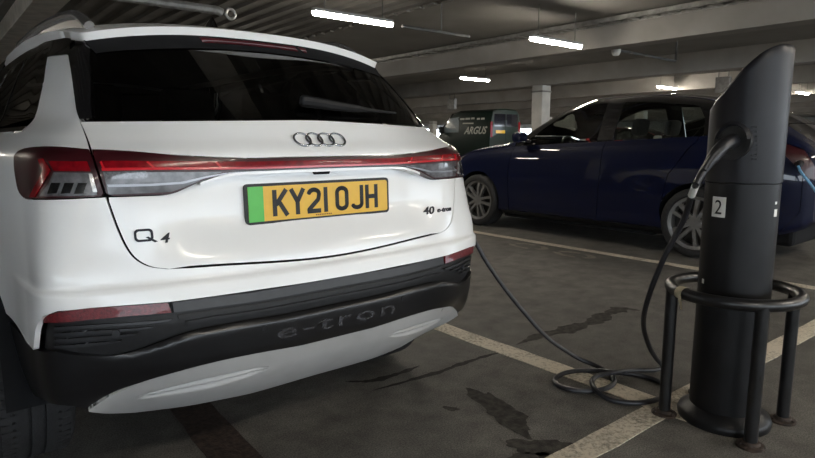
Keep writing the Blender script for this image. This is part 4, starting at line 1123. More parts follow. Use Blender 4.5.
# intermediate moulded ribs below the strip
for k_, (o0, o1) in enumerate(((3.0, 7.5), (9.5, 13.0))):
    r0 = P_([(178+8*k_, 312.3+o0), (215, 307+o0), (250, 302.3+o0)]); r1 = P_([(180+8*k_, 312.3+o1), (215, 307+o1), (250, 302.3+o1)])
    a0_ = r0+[(0, r0[-1][1])]; a1_ = r1+[(0, r1[-1][1])]
    A0.patch('bumper_rib', dedupe(a0_+[(-a, b) for a, b in a0_[::-1]]+[(-a, b) for a, b in a1_]+a1_[::-1]), M_BLK, car, 0.02, qstep=0.01, off=-0.009+0.003*k_, flange=0.01)
for sg in (1, -1):
    mm = (lambda p: p) if sg == 1 else mir
    A0.patch('rear_reflector', mm(P_([(43.5, 318.5), (50, 314), (70, 310), (91, 308.2), (130, 305.5), (168, 302.8), (171.5, 312.5), (130, 316.0), (91, 319.5), (52, 322.5), (43, 322.8)])), M_REFL, car, 0.014, qstep=0.008, off=0.001, flange=0.02)
    for k_ in range(4):                             # vent slats
        y0 = 328+k_*6.2; xr = 172-k_*17
        A0.patch('vent_slat', mm(P_([(52, y0), (90, y0-2.4), (xr, y0-8.5-k_*-1.2), (xr-4, y0-6.0+k_*1.0), (90, y0+0.8), (52, y0+2.6)])), M_DGREY, car, 0.016, qstep=0.008, off=-0.006, flange=0.012)
    # parking sensor
    s_ = A0.pix(116, 334); ss = [(s_[0]*1+0.0105*math.cos(a), s_[1]+0.0105*math.sin(a)) for a in np.linspace(0, 2*math.pi, 17)[:-1]]
    A0.patch('parking_sensor', mm(ss), M_DGREY, car, 0.01, off=0.0015, flange=0.012)
    s_ = A0.pix(263, 327); ss = [(s_[0]*1+0.0095*math.cos(a), s_[1]+0.0095*math.sin(a)) for a in np.linspace(0, 2*math.pi, 17)[:-1]]
    A0.patch('parking_sensor', mm(ss), M_BLK, car, 0.01, off=0.0160, flange=0.004)
# main black lower panel incl. corner cladding down to the arch
cbot = smoothpoly(P_([(21, 378), (28, 390), (45, 400), (66, 405.5), (90, 408.5)]), 3)
zlo = cbot[0][1]
arch_low = [(-a, b) for a, b in arch[:20] if b < zw-0.004]
cor = [(white_bot[-1][0]+0.002, zw-0.004)]
al = [(-a+0.001, b) for a, b in arch[:20] if cbot[0][1] < b < zw-0.004][::-1]
left = crease[::-1] + [(crease[0][0]-0.015, crease[0][1]+0.001), (white_bot[-1][0]+0.006, zw-0.004)] + al + cbot + [(a, b+0.0015) for a, b in silv_top]
half_l = dedupe(left)
fullm = dedupe(half_l + [(-a, b) for a, b in half_l[::-1]])
def panel_disp(t, z):
    a = -np.abs(t); c_ = np.interp(a, [p[0] for p in sorted(crease)], [p[1] for p in sorted(crease)])
    return 0.014*(1-np.exp(-np.maximum(c_-z, 0)/0.006))*sm(a, -0.74, -0.50)
A0.patch('lower_bumper', fullm, mat('bumper_black', (0.007, 0.007, 0.008), 0.32, coat=0.2, var=0.15, scale=30, coat_rough=0.2), car, 0.018, qstep=0.010, off=0.0, flange=0.03, disp=panel_disp)
# silver skid panel with finned scoops
sA = A0.pix(134, 394.5); sB = A0.pix(270, 363)
def scoop(t, z):
    a = -np.abs(t); A_ = np.array(sA); B_ = np.array(sB); d = B_-A_; L_ = np.linalg.norm(d); d = d/L_; n = np.array([-d[1], d[0]])
    s_ = ((a-A_[0])*d[0]+(z-A_[1])*d[1])/L_; c_ = ((a-A_[0])*n[0]+(z-A_[1])*n[1])+0.004
    w = 0.024*np.power(np.clip(np.sin(np.pi*np.clip(s_, 0, 1)), 0, 1), 0.6); amp = np.clip(w/0.018-0.25, 0, 1); w = np.maximum(w, 0.006)
    e = np.clip(1-np.abs(c_)/w, 0, 1)
    return -0.017*amp*sm(e, 0, 0.4)*(0.55-0.45*np.cos(2*np.pi*(c_/w)))
hs = dedupe(silv_top + [])
fulls = dedupe(silv_top + [(-a, b) for a, b in silv_top[::-1]] + [(-a, b) for a, b in silv_bot] + silv_bot[::-1])
A0.patch('skid_panel', fulls, M_SILV, car, 0.008, qstep=0.0035, off=0.010, flange=0.04, disp=scoop)
sp_ = A0.pix(178, 365.5)
A0.patch('tow_cover', [(0.50, 0.512), (0.56, 0.512), (0.56, 0.497), (0.50, 0.497)], M_SILV, car, 0.01, off=0.0115, flange=0.003)

# --- plate, emblem, badges
plate_l = on_plane(247, 205.5, 1, 1.634); plate_r = on_plane(387.5, 194.5, 1, 1.634)
pc = (plate_l+plate_r)/2; pc[0] = AX
M_YEL = mat('plate_yellow', (0.80, 0.47, 0.035), 0.35, coat=0.3, var=0.03)
M_GRN = mat('plate_green', (0.10, 0.52, 0.08), 0.35, coat=0.3, var=0.03)
tilt = math.radians(2)
def pl(a, b, h): return (pc[0]+a, 1.634-h+b*math.tan(tilt), pc[2]+b)
def rrect(w, h, r, n=4):
    o = []
    for cx_, cy_, a0 in ((w/2-r, h/2-r, 0), (-w/2+r, h/2-r, 90), (-w/2+r, -h/2+r, 180), (w/2-r, -h/2+r, 270)):
        for i in range(n+1):
            a = math.radians(a0+90*i/n); o.append((cx_+r*math.cos(a), cy_+r*math.sin(a)))
    return o
plate = MB().prism(rrect(0.53, 0.121, 0.012), -0.012, 0.0, pl).build('number_plate', M_INK, car)
MB().prism(rrect(0.514, 0.105, 0.008), 0.0, 0.0015, pl).build('plate_face', M_YEL, plate)
MB().prism([(-0.257, -0.0525), (-0.208, -0.0525), (-0.208, 0.0525), (-0.257, 0.0525)], 0.0015, 0.0022, pl).build('green_band', M_GRN, plate)
def stroke_glyph(lines, w=0.0142):
    mb = MB()
    for ln in lines:
        for (a, b) in zip(ln[:-1], ln[1:]):
            a = np.array(a); b = np.array(b); d = b-a; L_ = np.linalg.norm(d); d /= L_; n = np.array([-d[1], d[0]])*w/2
            mb.prism([tuple(a-n), tuple(b-n), tuple(b+n), tuple(a+n)], 0.0015, 0.0026, lambda p, q, h: (p, q, h))
        for p in ln[1:-1]:
            mb.prism([(p[0]+w/2*math.cos(q), p[1]+w/2*math.sin(q)) for q in np.linspace(0, 2*math.pi, 9)[:-1]], 0.0015, 0.0026, lambda p_, q_, h: (p_, q_, h))
    return mb
def arcpts(cx_, cy_, rx, ry, a0, a1, n=8): return [(cx_+rx*math.cos(math.radians(a0+(a1-a0)*i/n)), cy_+ry*math.sin(math.radians(a0+(a1-a0)*i/n))) for i in range(n+1)]
H_ = 0.080/2; Wd = 0.050/2; e_ = 0.00625
GL = {
 'K': [[(-Wd+e_, -H_), (-Wd+e_, H_)], [(Wd-0.004, H_), (-Wd+e_+0.004, -0.006)], [(-0.006, 0.006), (Wd-0.002, -H_)]],
 'Y': [[(-Wd+0.003, H_), (0, 0.0)], [(Wd-0.003, H_), (0, 0.0)], [(0, 0.004), (0, -H_)]],
 '2': [arcpts(0, H_-e_-0.0145, Wd-e_, 0.0145, 175, -10, 10)+[(Wd-e_-0.004, 0.002), (-Wd+e_, -H_+0.012), (-Wd+e_, -H_+e_)], [(-Wd, -H_+e_), (Wd-0.001, -H_+e_)]],
 '1': [[(0, -H_), (0, H_)]],
 'O': [arcpts(0, H_-e_-0.014, Wd-e_, 0.014, 0, 180, 8)+arcpts(0, -H_+e_+0.014, Wd-e_, 0.014, 180, 360, 8)+[(Wd-e_, H_-e_-0.014), (Wd-e_-0.0001, H_-e_-0.0139)]],
 'J': [[(Wd-e_, H_), (Wd-e_, -H_+0.018)]+arcpts(0, -H_+e_+0.013, Wd-e_, 0.013, 0, -170, 9)],
 'H': [[(-Wd+e_, -H_), (-Wd+e_, H_)], [(Wd-e_, -H_), (Wd-e_, H_)], [(-Wd, 0), (Wd, 0)]],
}
xpos = {0: ('K', -0.153), 1: ('Y', -0.094), 2: ('2', -0.035), 3: ('1', 0.008), 4: ('O', 0.070), 5: ('J', 0.130), 6: ('H', 0.190)}
for i, (ch, xo) in xpos.items():
    g = stroke_glyph(GL[ch])
    MB().add([pl(a+xo, b, h) for a, b, h in g.v], g.f).build('plate_character', M_INK, plate, fix=False)
dm = MB()
for k_ in range(9): dm.prism([(-0.03+k_*0.0068, -0.0485), (-0.0258+k_*0.0068, -0.0485), (-0.0258+k_*0.0068, -0.0445), (-0.03+k_*0.0068, -0.0445)], 0.0015, 0.002, pl)
tag(dm.build('fine_print', mat('fine_print_ink', (0.16, 0.06, 0.01), 0.5), plate), kind='stuff')
# four rings
lc = A0.pix(319, 140.3); lt = lc[0]; lzz = lc[1]
dz = abs(float(ys(np.array(lzz+0.01))-ys(np.array(lzz-0.01))))/0.02; vs_c = 1/math.sqrt(1+dz*dz)
emb = None
for k_ in range(4):
    vv = []; ff = []; n1 = 40; n2 = 8; R_ = 0.0275; r_ = 0.0036
    for i in range(n1):
        a = 2*math.pi*i/n1
        for j in range(n2):
            b = 2*math.pi*j/n2; rr = R_+r_*math.cos(b)
            vv.append(((k_-1.5)*0.0425+rr*math.cos(a), rr*math.sin(a), r_*1.0*math.sin(b)+0.002))
    for i in range(n1):
        for j in range(n2): ff.append((i*n2+j, ((i+1) % n1)*n2+j, ((i+1) % n1)*n2+(j+1) % n2, i*n2+(j+1) % n2))
    o = A0.decal('emblem_ring', vv, ff, mat('emblem_chrome', (0.45, 0.46, 0.48), 0.15, 1.0, var=0.03), car, 0.0, lzz, 1.0, vs_c, 0.002)
    o.data.polygons.foreach_set('use_smooth', [True]*len(o.data.polygons))
M_BADGE = mat('badge_dark', (0.010, 0.010, 0.018), 0.45, var=0.1, spec=0.3)
def badge(txt, c, size, xs, sh, m, off, sp=1.0, bold=0.0, surf=A1, name='badge'):
    v2, f2 = text_mesh(txt, size, 0.0018, shear=sh, xscale=xs, bold=bold, spacing=sp)
    cc_ = (v2.max(0)+v2.min(0))/2; v2[:, :2] -= cc_[:2]
    return surf.decal(name, v2, f2, m, car, c[0], c[1], 1.0, 1.0, off)
q_ = A1.pix(144.5, 236); 
qm = MB(); outl = rrect(0.048, 0.034, 0.011, 5); inl = rrect(0.036, 0.022, 0.007, 5); kq = len(outl)
qm.add([(a, b, h) for h in (0, 0.0035) for L in (outl, inl) for a, b in L], [(i, (i+1) % kq, kq+(i+1) % kq, kq+i) for i in range(kq)]+[(2*kq+i, 2*kq+(i+1) % kq, 3*kq+(i+1) % kq, 3*kq+i) for i in range(kq)]
       +[(i, (i+1) % kq, 2*kq+(i+1) % kq, 2*kq+i) for i in range(kq)]+[(kq+i, kq+(i+1) % kq, 3*kq+(i+1) % kq, 3*kq+i) for i in range(kq)])
qm.prism([(0.004, -0.006), (0.011, -0.004), (0.034, -0.019), (0.026, -0.021)], 0, 0.0035, lambda a, b, h: (a, b, h))
A1.decal('badge', qm.v, qm.f, M_BADGE, car, q_[0]-0.002, q_[1]+0.002, 1.0, 1.0, 0.0005)
q_ = A1.pix(165, 238); badge('4', q_, 0.036, 1.3, 0.25, M_BADGE, 0.0025, bold=0.0006)
q_ = A1.pix(428.5, 210.5); badge('40', q_, 0.038, 1.3, 0.25, M_BADGE, 0.0025, bold=0.0005)
q_ = A1.pix(444.5, 209.5); badge('e-tron', q_, 0.026, 1.25, 0.2, M_BADGE, 0.0025, bold=0.0004)
q_ = A0.pix(341, 318); v2, f2 = text_mesh('e-tron', 0.088, 0.002, xscale=1.75, spacing=1.15, bold=0.0005)
cc_ = (v2.max(0)+v2.min(0))/2; v2[:, :2] -= cc_[:2]
A0.decal('embossed_lettering', v2, f2, mat('bumper_letter', (0.045, 0.045, 0.05), 0.22, coat=0.4, var=0.1), car, 0.0, q_[1], 1.0, 0.72, 0.0145)

# --- roof with spoiler, fin, rails, wiper, brake light
zroof = pchip([1.98, 2.05, 2.12, 2.25, 2.5, 3.0, 3.5, 4.0, 4.4], [1.508, 1.524, 1.539, 1.563, 1.598, 1.626, 1.632, 1.612, 1.545])
def roof_fn(u, y):
    u = np.asarray(u, float); y = np.asarray(y, float)
    z = zroof(y)-0.075*np.power(np.abs(u)/0.60, 2.6)
    return np.stack([AX+u, y, z], 1)
RS = Surf(roof_fn, (-0.7, 0.7), (1.98, 4.4), 60, 80, 1)
if RS.normal(np.array([0.0]), np.array([3.0]))[0, 2] < 0: RS.out = -1
def hw(y): return float(np.interp(y, [2.0, 2.2, 2.5, 3.0, 3.6, 4.0, 4.4], [0.560, 0.580, 0.600, 0.612, 0.61, 0.585, 0.44]))
SPX = 2.29
sp_edge = [(u, 2.05+0.16*u*u) for u in np.linspace(-0.563, 0.563, 25)]
roofp = [(-hw(y), y) for y in np.linspace(4.38, SPX+0.003, 20)] + [(hw(y), y) for y in np.linspace(SPX+0.003, 4.38, 20)]
RS.patch('roof', roofp, M_WP, car, 0.06, flange=0.05)
hlp = [(-hw(y)*0.94, y) for y in np.linspace(4.39, 2.13, 22)] + [(hw(y)*0.94, y) for y in np.linspace(2.13, 4.39, 22)]
RS.patch('headliner', hlp, M_SHELL, car, 0.1, off=-0.032, flange=0)
ylast = sp_edge[-1][1]
spp = [(-hw(y), y) for y in np.linspace(SPX-0.003, ylast+0.015, 8)] + sp_edge + [(hw(y), y) for y in np.linspace(ylast+0.015, SPX-0.003, 8)]
spo = RS.patch('roof_spoiler', spp, M_WP, car, 0.03, flange=0.026)
# underside of the spoiler, gloss black, leading down to the glass
un = [(u, y+0.010) for u, y in sp_edge]
vv = []; ff = []
for u, y in un: p = roof_fn([u], [y])[0]; vv.append((p[0], p[1], p[2]-0.024))
for u, y in un:
    tq_ = u*1.05; q_ = A0.fn(np.array([tq_]), np.array([ztp(tq_)-0.034]))[0]+A0.normal(np.array([tq_]), np.array([ztp(tq_)-0.034]))[0]*0.003
    vv.append(tuple(q_))
nn = len(un)
for i in range(nn-1): ff.append((i, i+1, nn+i+1, nn+i))
obj('spoiler_underside', vv, ff, M_SHELL, spo, True)
# high brake light
lip = np.array(vv[:nn]); gls = np.array(vv[nn:])
us = np.linspace(-0.22, 0.22, 15); vv = []; ff = []
for fr in (0.12, 0.50):
    for u in us:
        P = np.array([np.interp(u, [q[0] for q in un], (lip+(gls-lip)*fr)[:, k]) for k in range(3)]); vv.append(tuple(P+[0, -0.004, -0.004]))
for u in us:
    P = np.array([np.interp(u, [q[0] for q in un], (lip+(gls-lip)*0.5)[:, k]) for k in range(3)]); vv.append(tuple(P+[0, 0.01, 0.004]))
for r_ in range(2):
    for i in range(14): ff.append((r_*15+i, r_*15+i+1, (r_+1)*15+i+1, (r_+1)*15+i))
obj('high_brake_light', vv, ff, mat('brake_dark_red', (0.055, 0.003, 0.006), 0.3, coat=0.4, var=0.2), spo, True)
# fin
fy = 2.50; fz = float(zroof(fy))-0.004
fin = MB(); prof = [(2.42, 0.0), (2.45, 0.035), (2.475, 0.055), (2.50, 0.052), (2.60, 0.02), (2.66, 0.0)]
vv = []
for i, (y, hgt) in enumerate(prof):
    zz = float(zroof(y))-0.004; w = 0.017*(0.35 if i in (0, 5) else 1)
    vv += [(AX-w, y, zz), (AX-w*0.25, y, zz+hgt*0.8), (AX, y, zz+hgt), (AX+w*0.25, y, zz+hgt*0.8), (AX+w, y, zz)]
ff = []
for i in range(5):
    for j in range(4): ff.append((i*5+j, i*5+j+1, (i+1)*5+j+1, (i+1)*5+j))
fin.add(vv, ff); fin.build('antenna_fin', M_GBLK, car, smooth=True)
# roof rails
for sg in (-1, 1):
    ry = np.linspace(2.22, 4.3, 50); pth = []
    for i, y in enumerate(ry):
        u = hw(y)-0.062; s_ = min(1, (y-2.22)/0.16, (4.3-y)/0.2); hgt = 0.006+0.036*math.sin(max(0, s_)*math.pi/2)
        p = roof_fn([sg*u], [y])[0]; pth.append((p[0], p[1], p[2]+hgt))
    mb = MB(); mb.tube(pth, 0.017, 10)
    # web under the rail
    vv = []
    for p, y in zip(pth, ry): q = roof_fn([p[0]-AX], [y])[0]; vv += [p, (q[0], q[1], q[2]-0.006)]
    mb.add(vv, [(2*i, 2*i+1, 2*i+3, 2*i+2) for i in range(len(pth)-1)])
    mb.build('roof_rail', mat('rail_grey_satin', (0.30, 0.30, 0.30), 0.25, 0.7, var=0.05), car, smooth=True)
# rear wiper
wp = [A0.pix(*p) for p in ((298, 106), (306, 107.5), (330, 110.5), (362, 113.5), (393, 115.8))]
pos = [A0.fn(np.array([a]), np.array([b]))[0]+A0.normal(np.array([a]), np.array([b]))[0]*o_ for (a, b), o_ in zip(wp, (0.022, 0.024, 0.022, 0.018, 0.014))]
MB().tube(catmull(pos, 5), [0.012, 0.018, 0.020, 0.020, 0.020, 0.020, 0.019, 0.019, 0.018, 0.018, 0.017, 0.016, 0.015, 0.014, 0.012, 0.009, 0.007, 0.006, 0.005, 0.005, 0.005], 10).build('rear_wiper', M_BLK, car, smooth=True)
# --- wheels, arch liners
for wy in (2.50, 5.264):
    for sg in (-1, 1):
        wheel(car, (AX+sg*0.775, wy, 0.362), 0.362, 0.245, sg, spokes=5, Rr=0.255)
        half_liner(car, AX+sg*0.86, AX+sg*0.48, wy, 0.37, 0.405)
# --- cabin
M_SEAT = mat('dark_seat', (0.035, 0.034, 0.034), 0.8, var=0.15, scale=60)
M_TRIM = mat('cabin_trim', (0.05, 0.048, 0.045), 0.8, var=0.1)
MB().bbox((AX-0.60, 1.95, 0.98), (AX+0.60, 2.75, 1.04), 0.02).build('parcel_shelf', M_TRIM, car)
MB().bbox((AX-0.60, 2.74, 0.60), (AX+0.60, 2.92, 1.20), 0.05).build('rear_seat_back', M_SEAT, car)
MB().bbox((AX-0.70, 4.55, 0.7), (AX+0.70, 5.0, 1.10), 0.05).build('dashboard', M_TRIM, car)
for u, y in ((-0.40, 2.84), (0.0, 2.84), (0.40, 2.84), (-0.37, 3.75), (0.37, 3.75)):
    MB().bbox((AX+u-0.12, y-0.05, 1.21), (AX+u+0.12, y+0.06, 1.38), 0.04).build('headrest', M_SEAT, car)
for u in (-0.37, 0.37):
    MB().bbox((AX+u-0.24, 3.68, 0.55), (AX+u+0.24, 3.86, 1.20), 0.07).build('front_seat_back', M_SEAT, car)
# ------------------------------------------------------------------ dark blue electric car in the next bay (and its parked neighbours)
BXC = 6.64                                   # centre line; left flank at about x = 5.72
VK = np.array([0, .10, .28, .50, .70, .86, 1.0, 1.25, 1.55, 1.78, 2.0])
YK = [1.70, 1.76, 1.90, 2.10, 2.40, 2.80, 3.40, 3.90, 4.30, 4.70, 5.00, 5.20, 5.60, 6.00, 6.25, 6.38]
def Ty(*v): return pchip(YK, v)
#           1.70  1.76  1.90  2.10  2.40  2.80  3.40  3.90  4.30  4.70  5.00  5.20  5.60  6.00  6.25  6.38
W_  = Ty(   .74,  .83,  .90,  .955, .985, 1.0,  1.0,  1.0,  1.0,  .998, .995, .99,  .975, .92,  .80,  .62)
ZB_ = Ty(   .98,  1.03, 1.10, 1.155,1.185,1.172,1.140,1.118,1.100,1.078,1.058,1.04, .995, .905, .80,  .70)
ZR_ = Ty(   1.00, 1.08, 1.20, 1.335,1.480,1.590,1.652,1.648,1.570,1.41, 1.235,1.14, 1.085,.985, .86,  .74)
HR_ = Ty(   .50,  .52,  .56,  .58,  .585, .585, .59,  .585, .585, .61,  .65,  .66,  .63,  .56,  .46,  .34)
ZL_ = Ty(   .995, 1.07, 1.175,1.29, 1.425,1.532,1.588,1.585,1.500,1.33, 1.16, 1.085,1.045,.95,  .835, .725)
SL_ = Ty(   .42,  .36,  .30,  .25,  .21,  .19,  .185, .185, .185, .19,  .19,  .20,  .20,  .22,  .28,  .34)
def tesla_fn(y, v):
    y = np.asarray(y, float); v = np.asarray(v, float); a = np.clip(np.abs(v), 0, 2)
    sg = np.where(v < 0, -1.0, 1.0)
    w = W_(y); zb = ZB_(y); zr = ZR_(y); hr = HR_(y); zl = ZL_(y); sl = SL_(y)
    f = (zb-sl)/0.95
    U = [0.80*w, 0.885*w, 0.908*w, 0.920*w, 0.915*w, 0.892*w, 0.845*w, 0.5*(0.845*w+hr)+0.022, hr, hr*0.62, 0*y]
    Z = [sl, sl+0.05*f, sl+0.22*f, sl+0.46*f, sl+0.68*f, zb-0.085*f, zb, 0.5*(zb+zl)+0.012, zl, zl+(zr-zl)*0.80, zr]
    # tail and nose are rounded in plan
    i = np.clip(np.searchsorted(VK, a, side='right')-1, 0, len(VK)-2)
    T, C, m = hermite_cols(VK, U, a); u = hermite_eval(T, C, m, a, i)
    T, C, m = hermite_cols(VK, Z, a); m[-1] = 0; z = hermite_eval(T, C, m, a, i)
    return np.stack([BXC-sg*u, y, z], 1)      # v>0: near (left) flank
B0 = Surf(tesla_fn, (1.70, 6.38), (-1.99, 1.99), 260, 240, 1)
if B0.normal(np.array([3.5]), np.array([0.5]))[0, 0] > 0: B0.out = -1
B1 = Surf(lambda y, q: tesla_fn(y, np.where(np.asarray(q) < 0, -1.0, 1.0)*(2-np.abs(q))), (1.70, 6.38), (-1.0, 1.0), 30, 30, 1)   # same skin, counted from the roof centre
if B1.normal(np.array([3.5]), np.array([0.3]))[0, 2] < 0: B1.out = -1
def over(poly): return [(a, math.copysign(2-abs(b), b)) for a, b in poly]
M_BLUE = mat('dark_blue_paint', (0.0013, 0.0036, 0.022), 0.5, 0.0, coat=0.7, var=0.05, scale=4, coat_rough=0.03, spec=0.1)
M_BGLASS = glass_mat('car_window_glass', (0.62, 0.66, 0.63), ior=1.5)
M_ROOFG = mat('black_roof_glass', (0.006, 0.006, 0.012), 0.06, coat=1.0, var=0.05)
M_GREYSEAT = mat('grey_seat', (0.16, 0.16, 0.16), 0.75, var=0.12, scale=40)
def blue_car(paint, label, cat='car', name='blue_car'):
    car = thing(name, (BXC, 4.05, 0), label, cat)
    wheels = (2.62, 5.52); WR = 0.345; AR = 0.385
    def v_of(y, z):
        a = np.linspace(0, 0.95, 200); return float(np.interp(z, tesla_fn(np.full(200, y), a)[:, 2], a))
    lines = []
    for wy in wheels:
        lines.append([(wy+AR*math.cos(q), v_of(wy+AR*math.cos(q), 0.35+AR*math.sin(q))) for q in np.linspace(math.pi*1.13, -math.pi*0.13, 44) if 0.35+AR*math.sin(q) > 0.20])
    def keep_arch(y, v):
        z = tesla_fn(y, v)[:, 2]; k = np.ones(len(y), bool)
        for wy in wheels: k &= ~(((y-wy)**2+(z-0.35)**2 < (AR-0.003)**2) & (np.abs(v) < 0.95))
        return k
    shut = [4.915, 3.665, 2.64]               # door shut lines at the waist
    VB = 1.0
    # window outline from the photograph
    wf = B0.pixs([(519, 147.0), (560, 144.0), (597, 141.2), (608.5, 103.5), (588, 106), (568, 113.5), (548, 126), (532, 137.5)])
    wr = B0.pixs([(612, 141.0), (655, 138.5), (690, 136.6), (704, 135.5), (705, 118), (700, 106.0), (672, 103.6), (640, 102.2), (625, 102.4)])
    wr2 = B0.pixs([(708, 135.2), (709.5, 112)])
    for sg in (1, -1):
        S = lambda p: [(a, sg*b) for a, b in p] if sg == 1 else [(a, -b) for a, b in p][::-1]
        lower = 0.02
        def wing(nm, y0, y1):
            arc = lines[0] if y0 < 3 else lines[1]
            out = [(y0, lower), (y1, lower), (y1, VB), (y0, VB)]
            return B0.patch(nm, S(out), paint, car, 0.05, qstep=0.04, flange=0.012, lines=[S(arc)], keep=keep_arch)
        # rear wing to the door, doors, front wing; slanted rear shut line follows the arch
        rq = [(1.78, 0.30), (1.95, lower), (2.90, lower), (2.97, 0.30), (2.90, 0.62), (2.66, 0.90), (2.645, VB), (1.78, VB)]
        B0.patch('rear_wing', S(rq), paint, car, 0.05, qstep=0.04, flange=0.012, lines=[S(lines[0])], keep=keep_arch)
        fd = [(3.70, 0.14), (4.96, 0.14), (4.985, 0.6), (4.93, VB), (3.655, VB)]
        rd = [(3.693, 0.14), (3.648, VB), (2.652, VB), (2.668, 0.91), (2.908, 0.62), (2.978, 0.30), (2.94, 0.14)]
        for nm, q in (('front_door', fd), ('rear_door', rd)):
            d = B0.patch(nm, S(q), paint, car, 0.05, qstep=0.04, flange=0.012)
            y0 = (3.78 if nm == 'front_door' else 2.86)
            B0.patch('door_handle', S([(y0, 0.825), (y0+0.23, 0.835), (y0+0.23, 0.86), (y0, 0.85)]), paint, d, 0.03, off=0.003, flange=0.006)
        B0.patch('front_wing', S([(4.967, lower+0.05), (6.10, 0.10), (6.20, 0.6), (6.15, VB), (4.937, VB), (4.992, 0.6)]), paint, car, 0.05, qstep=0.04, flange=0.012, lines=[S(lines[1])], keep=keep_arch)
        B0.patch('sill', S([(2.95, 0.0), (5.10, 0.0), (5.10, 0.13), (2.95, 0.13)]), M_BLK, car, 0.08, qstep=0.03, off=0.004, flange=0.03)
        B0.patch('front_side_glass', S(wf), M_BGLASS, car, 0.05, qstep=0.05, flange=0)
        B0.patch('rear_side_glass', S(wr), M_BGLASS, car, 0.05, qstep=0.05, flange=0)
        # cant rail / pillars: frame region around the glass
        a_top = [(y, 1.60) for y in np.linspace(2.05, 4.60, 24)]
        fr = [(4.93, 1.012), (1.95, 1.012), (1.95, 1.30)] + a_top + [(4.92, 1.30)]
        B0.patch('window_frame', S(dedupe(fr)), M_GBLK, car, 0.05, qstep=0.04, off=0.002, flange=0.012, holes=[S(wf), S(wr)])
        B0.patch('cant_rail', S([(1.95, 1.30), (1.95, 1.012), (1.80, 1.012), (1.80, 1.66)]+[(y, 1.66) for y in np.linspace(2.05, 4.55, 12)]+[(4.92, 1.34), (4.92, 1.305)]+[(y, 1.605) for y in np.linspace(4.60, 2.05, 12)]), paint, car, 0.06, qstep=0.03, off=0.003, flange=0.012)
        # mirror
        mp = tesla_fn([4.72], [sg*1.05])[0]; ox = -sg
        vv = MB().bbox((-0.10, -0.05, -0.065), (0.10, 0.07, 0.065), 0.045)
        mir_ = MB().add([(mp[0]+ox*0.14+p[0], mp[1]+0.03+p[1], mp[2]+0.07+p[2]) for p in vv.v], vv.f).build('door_mirror', paint, car, smooth=True)
        MB().tube([(mp[0]-ox*0.01, mp[1], mp[2]+0.02), (mp[0]+ox*0.10, mp[1]+0.03, mp[2]+0.04)], 0.02, 8).build('mirror_arm', M_BLK, mir_)
        # lamps
        B0.patch('headlamp', S([(6.02, 0.70), (6.28, 0.62), (6.30, 0.86), (5.82, 0.96)]), M_LCLR, car, 0.04, off=0.006, flange=0.01)
        B0.patch('tail_lamp', S([(1.715, 0.66), (1.95, 0.86), (2.02, 0.985), (1.80, 0.985), (1.715, 0.80)]), M_LDARK, car, 0.03, off=0.006, flange=0.01)
        B0.patch('rear_bumper_corner', S([(1.702, 0.02), (1.94, 0.02), (1.775, 0.30), (1.775, 0.985), (1.702, 0.985)]), paint, car, 0.03, flange=0.01)
        B0.patch('nose_corner', S([(6.11, 0.02), (6.379, 0.02), (6.379, 1.0), (6.16, 1.0), (6.205, 0.6)]), paint, car, 0.05, flange=0.01)
        for wy in wheels:
            wheel(car, (BXC-sg*0.80, wy, WR), WR, 0.235, -sg, spokes=5, Rr=0.255, rim=mat('rim_grey', (0.20, 0.20, 0.20), 0.4, 0.5, var=0.08), tread=False, twin=True)
            half_liner(car, BXC-sg*0.90, BXC-sg*0.52, wy, 0.35, AR)
    B1.patch('roof_panel', over([(y, 1.665) for y in np.linspace(2.05, 4.05, 14)]+[(y, -1.665) for y in np.linspace(4.05, 2.05, 14)]), M_ROOFG, car, 0.10, qstep=0.08, off=0.002, flange=0.01)
    B1.patch('windscreen', over([(4.06, 1.66), (4.90, 1.345), (5.02, 1.55), (5.06, 1.95), (5.06, -1.95), (5.02, -1.55), (4.90, -1.345), (4.06, -1.66)]), M_BGLASS, car, 0.08, qstep=0.08, flange=0)
    B1.patch('bonnet', over([(4.94, 1.02), (5.04, 1.56), (5.08, 1.95), (5.08, -1.95), (5.04, -1.56), (4.94, -1.02), (6.16, -1.02), (6.379, -1.3), (6.379, 1.3), (6.16, 1.02)]), paint, car, 0.08, qstep=0.06, flange=0.012)
    B1.patch('rear_hatch_glass', over([(2.04, 1.665), (1.81, 1.665), (1.81, -1.665), (2.04, -1.665)]), M_ROOFG, car, 0.05, qstep=0.08, flange=0.01)
    B1.patch('tailgate', over([(1.80, 1.0), (1.702, 1.0), (1.702, -1.0), (1.80, -1.0)]), paint, car, 0.03, qstep=0.08, flange=0.01)
    # end caps
    for nm, ye in (('rear_panel', 1.702), ('nose_panel', 6.379)):
        vv_ = np.linspace(-1.99, 1.99, 80); P = tesla_fn(np.full(80, ye), vv_)
        obj(nm, P, [list(range(80))], paint, car)
    MB().bbox((BXC-0.62, 1.85, 0.18), (BXC+0.62, 6.2, 0.42), 0.04).build('underbody', M_SHELL, car)
    MB().box((BXC-0.84, 3.05, 0.17), (BXC+0.84, 5.08, 0.30)).build('battery_floor', M_SHELL, car)
    # inner flanks so the cabin is closed below the waist
    for sg in (1, -1):
        Y_ = np.linspace(1.8, 6.2, 40); Vv = np.linspace(0.05, 1.0, 12); vv = []; ff = []
        A, B = np.meshgrid(Y_, Vv, indexing='ij'); P = tesla_fn(A.ravel(), B.ravel()*sg)-B0.normal(A.ravel(), B.ravel()*sg)*0.04
        for i in range(39):
            for j in range(11):
                c_ = P[i*12+j]
                q = [i*12+j, (i+1)*12+j, (i+1)*12+j+1, i*12+j+1]
                cc_ = P[q].mean(0)
                if any((cc_[1]-wy)**2+(cc_[2]-0.35)**2 < (AR+0.04)**2 for wy in wheels): continue
                ff.append(q)
        obj('inner_flank', P, ff, M_SHELL, car, True)
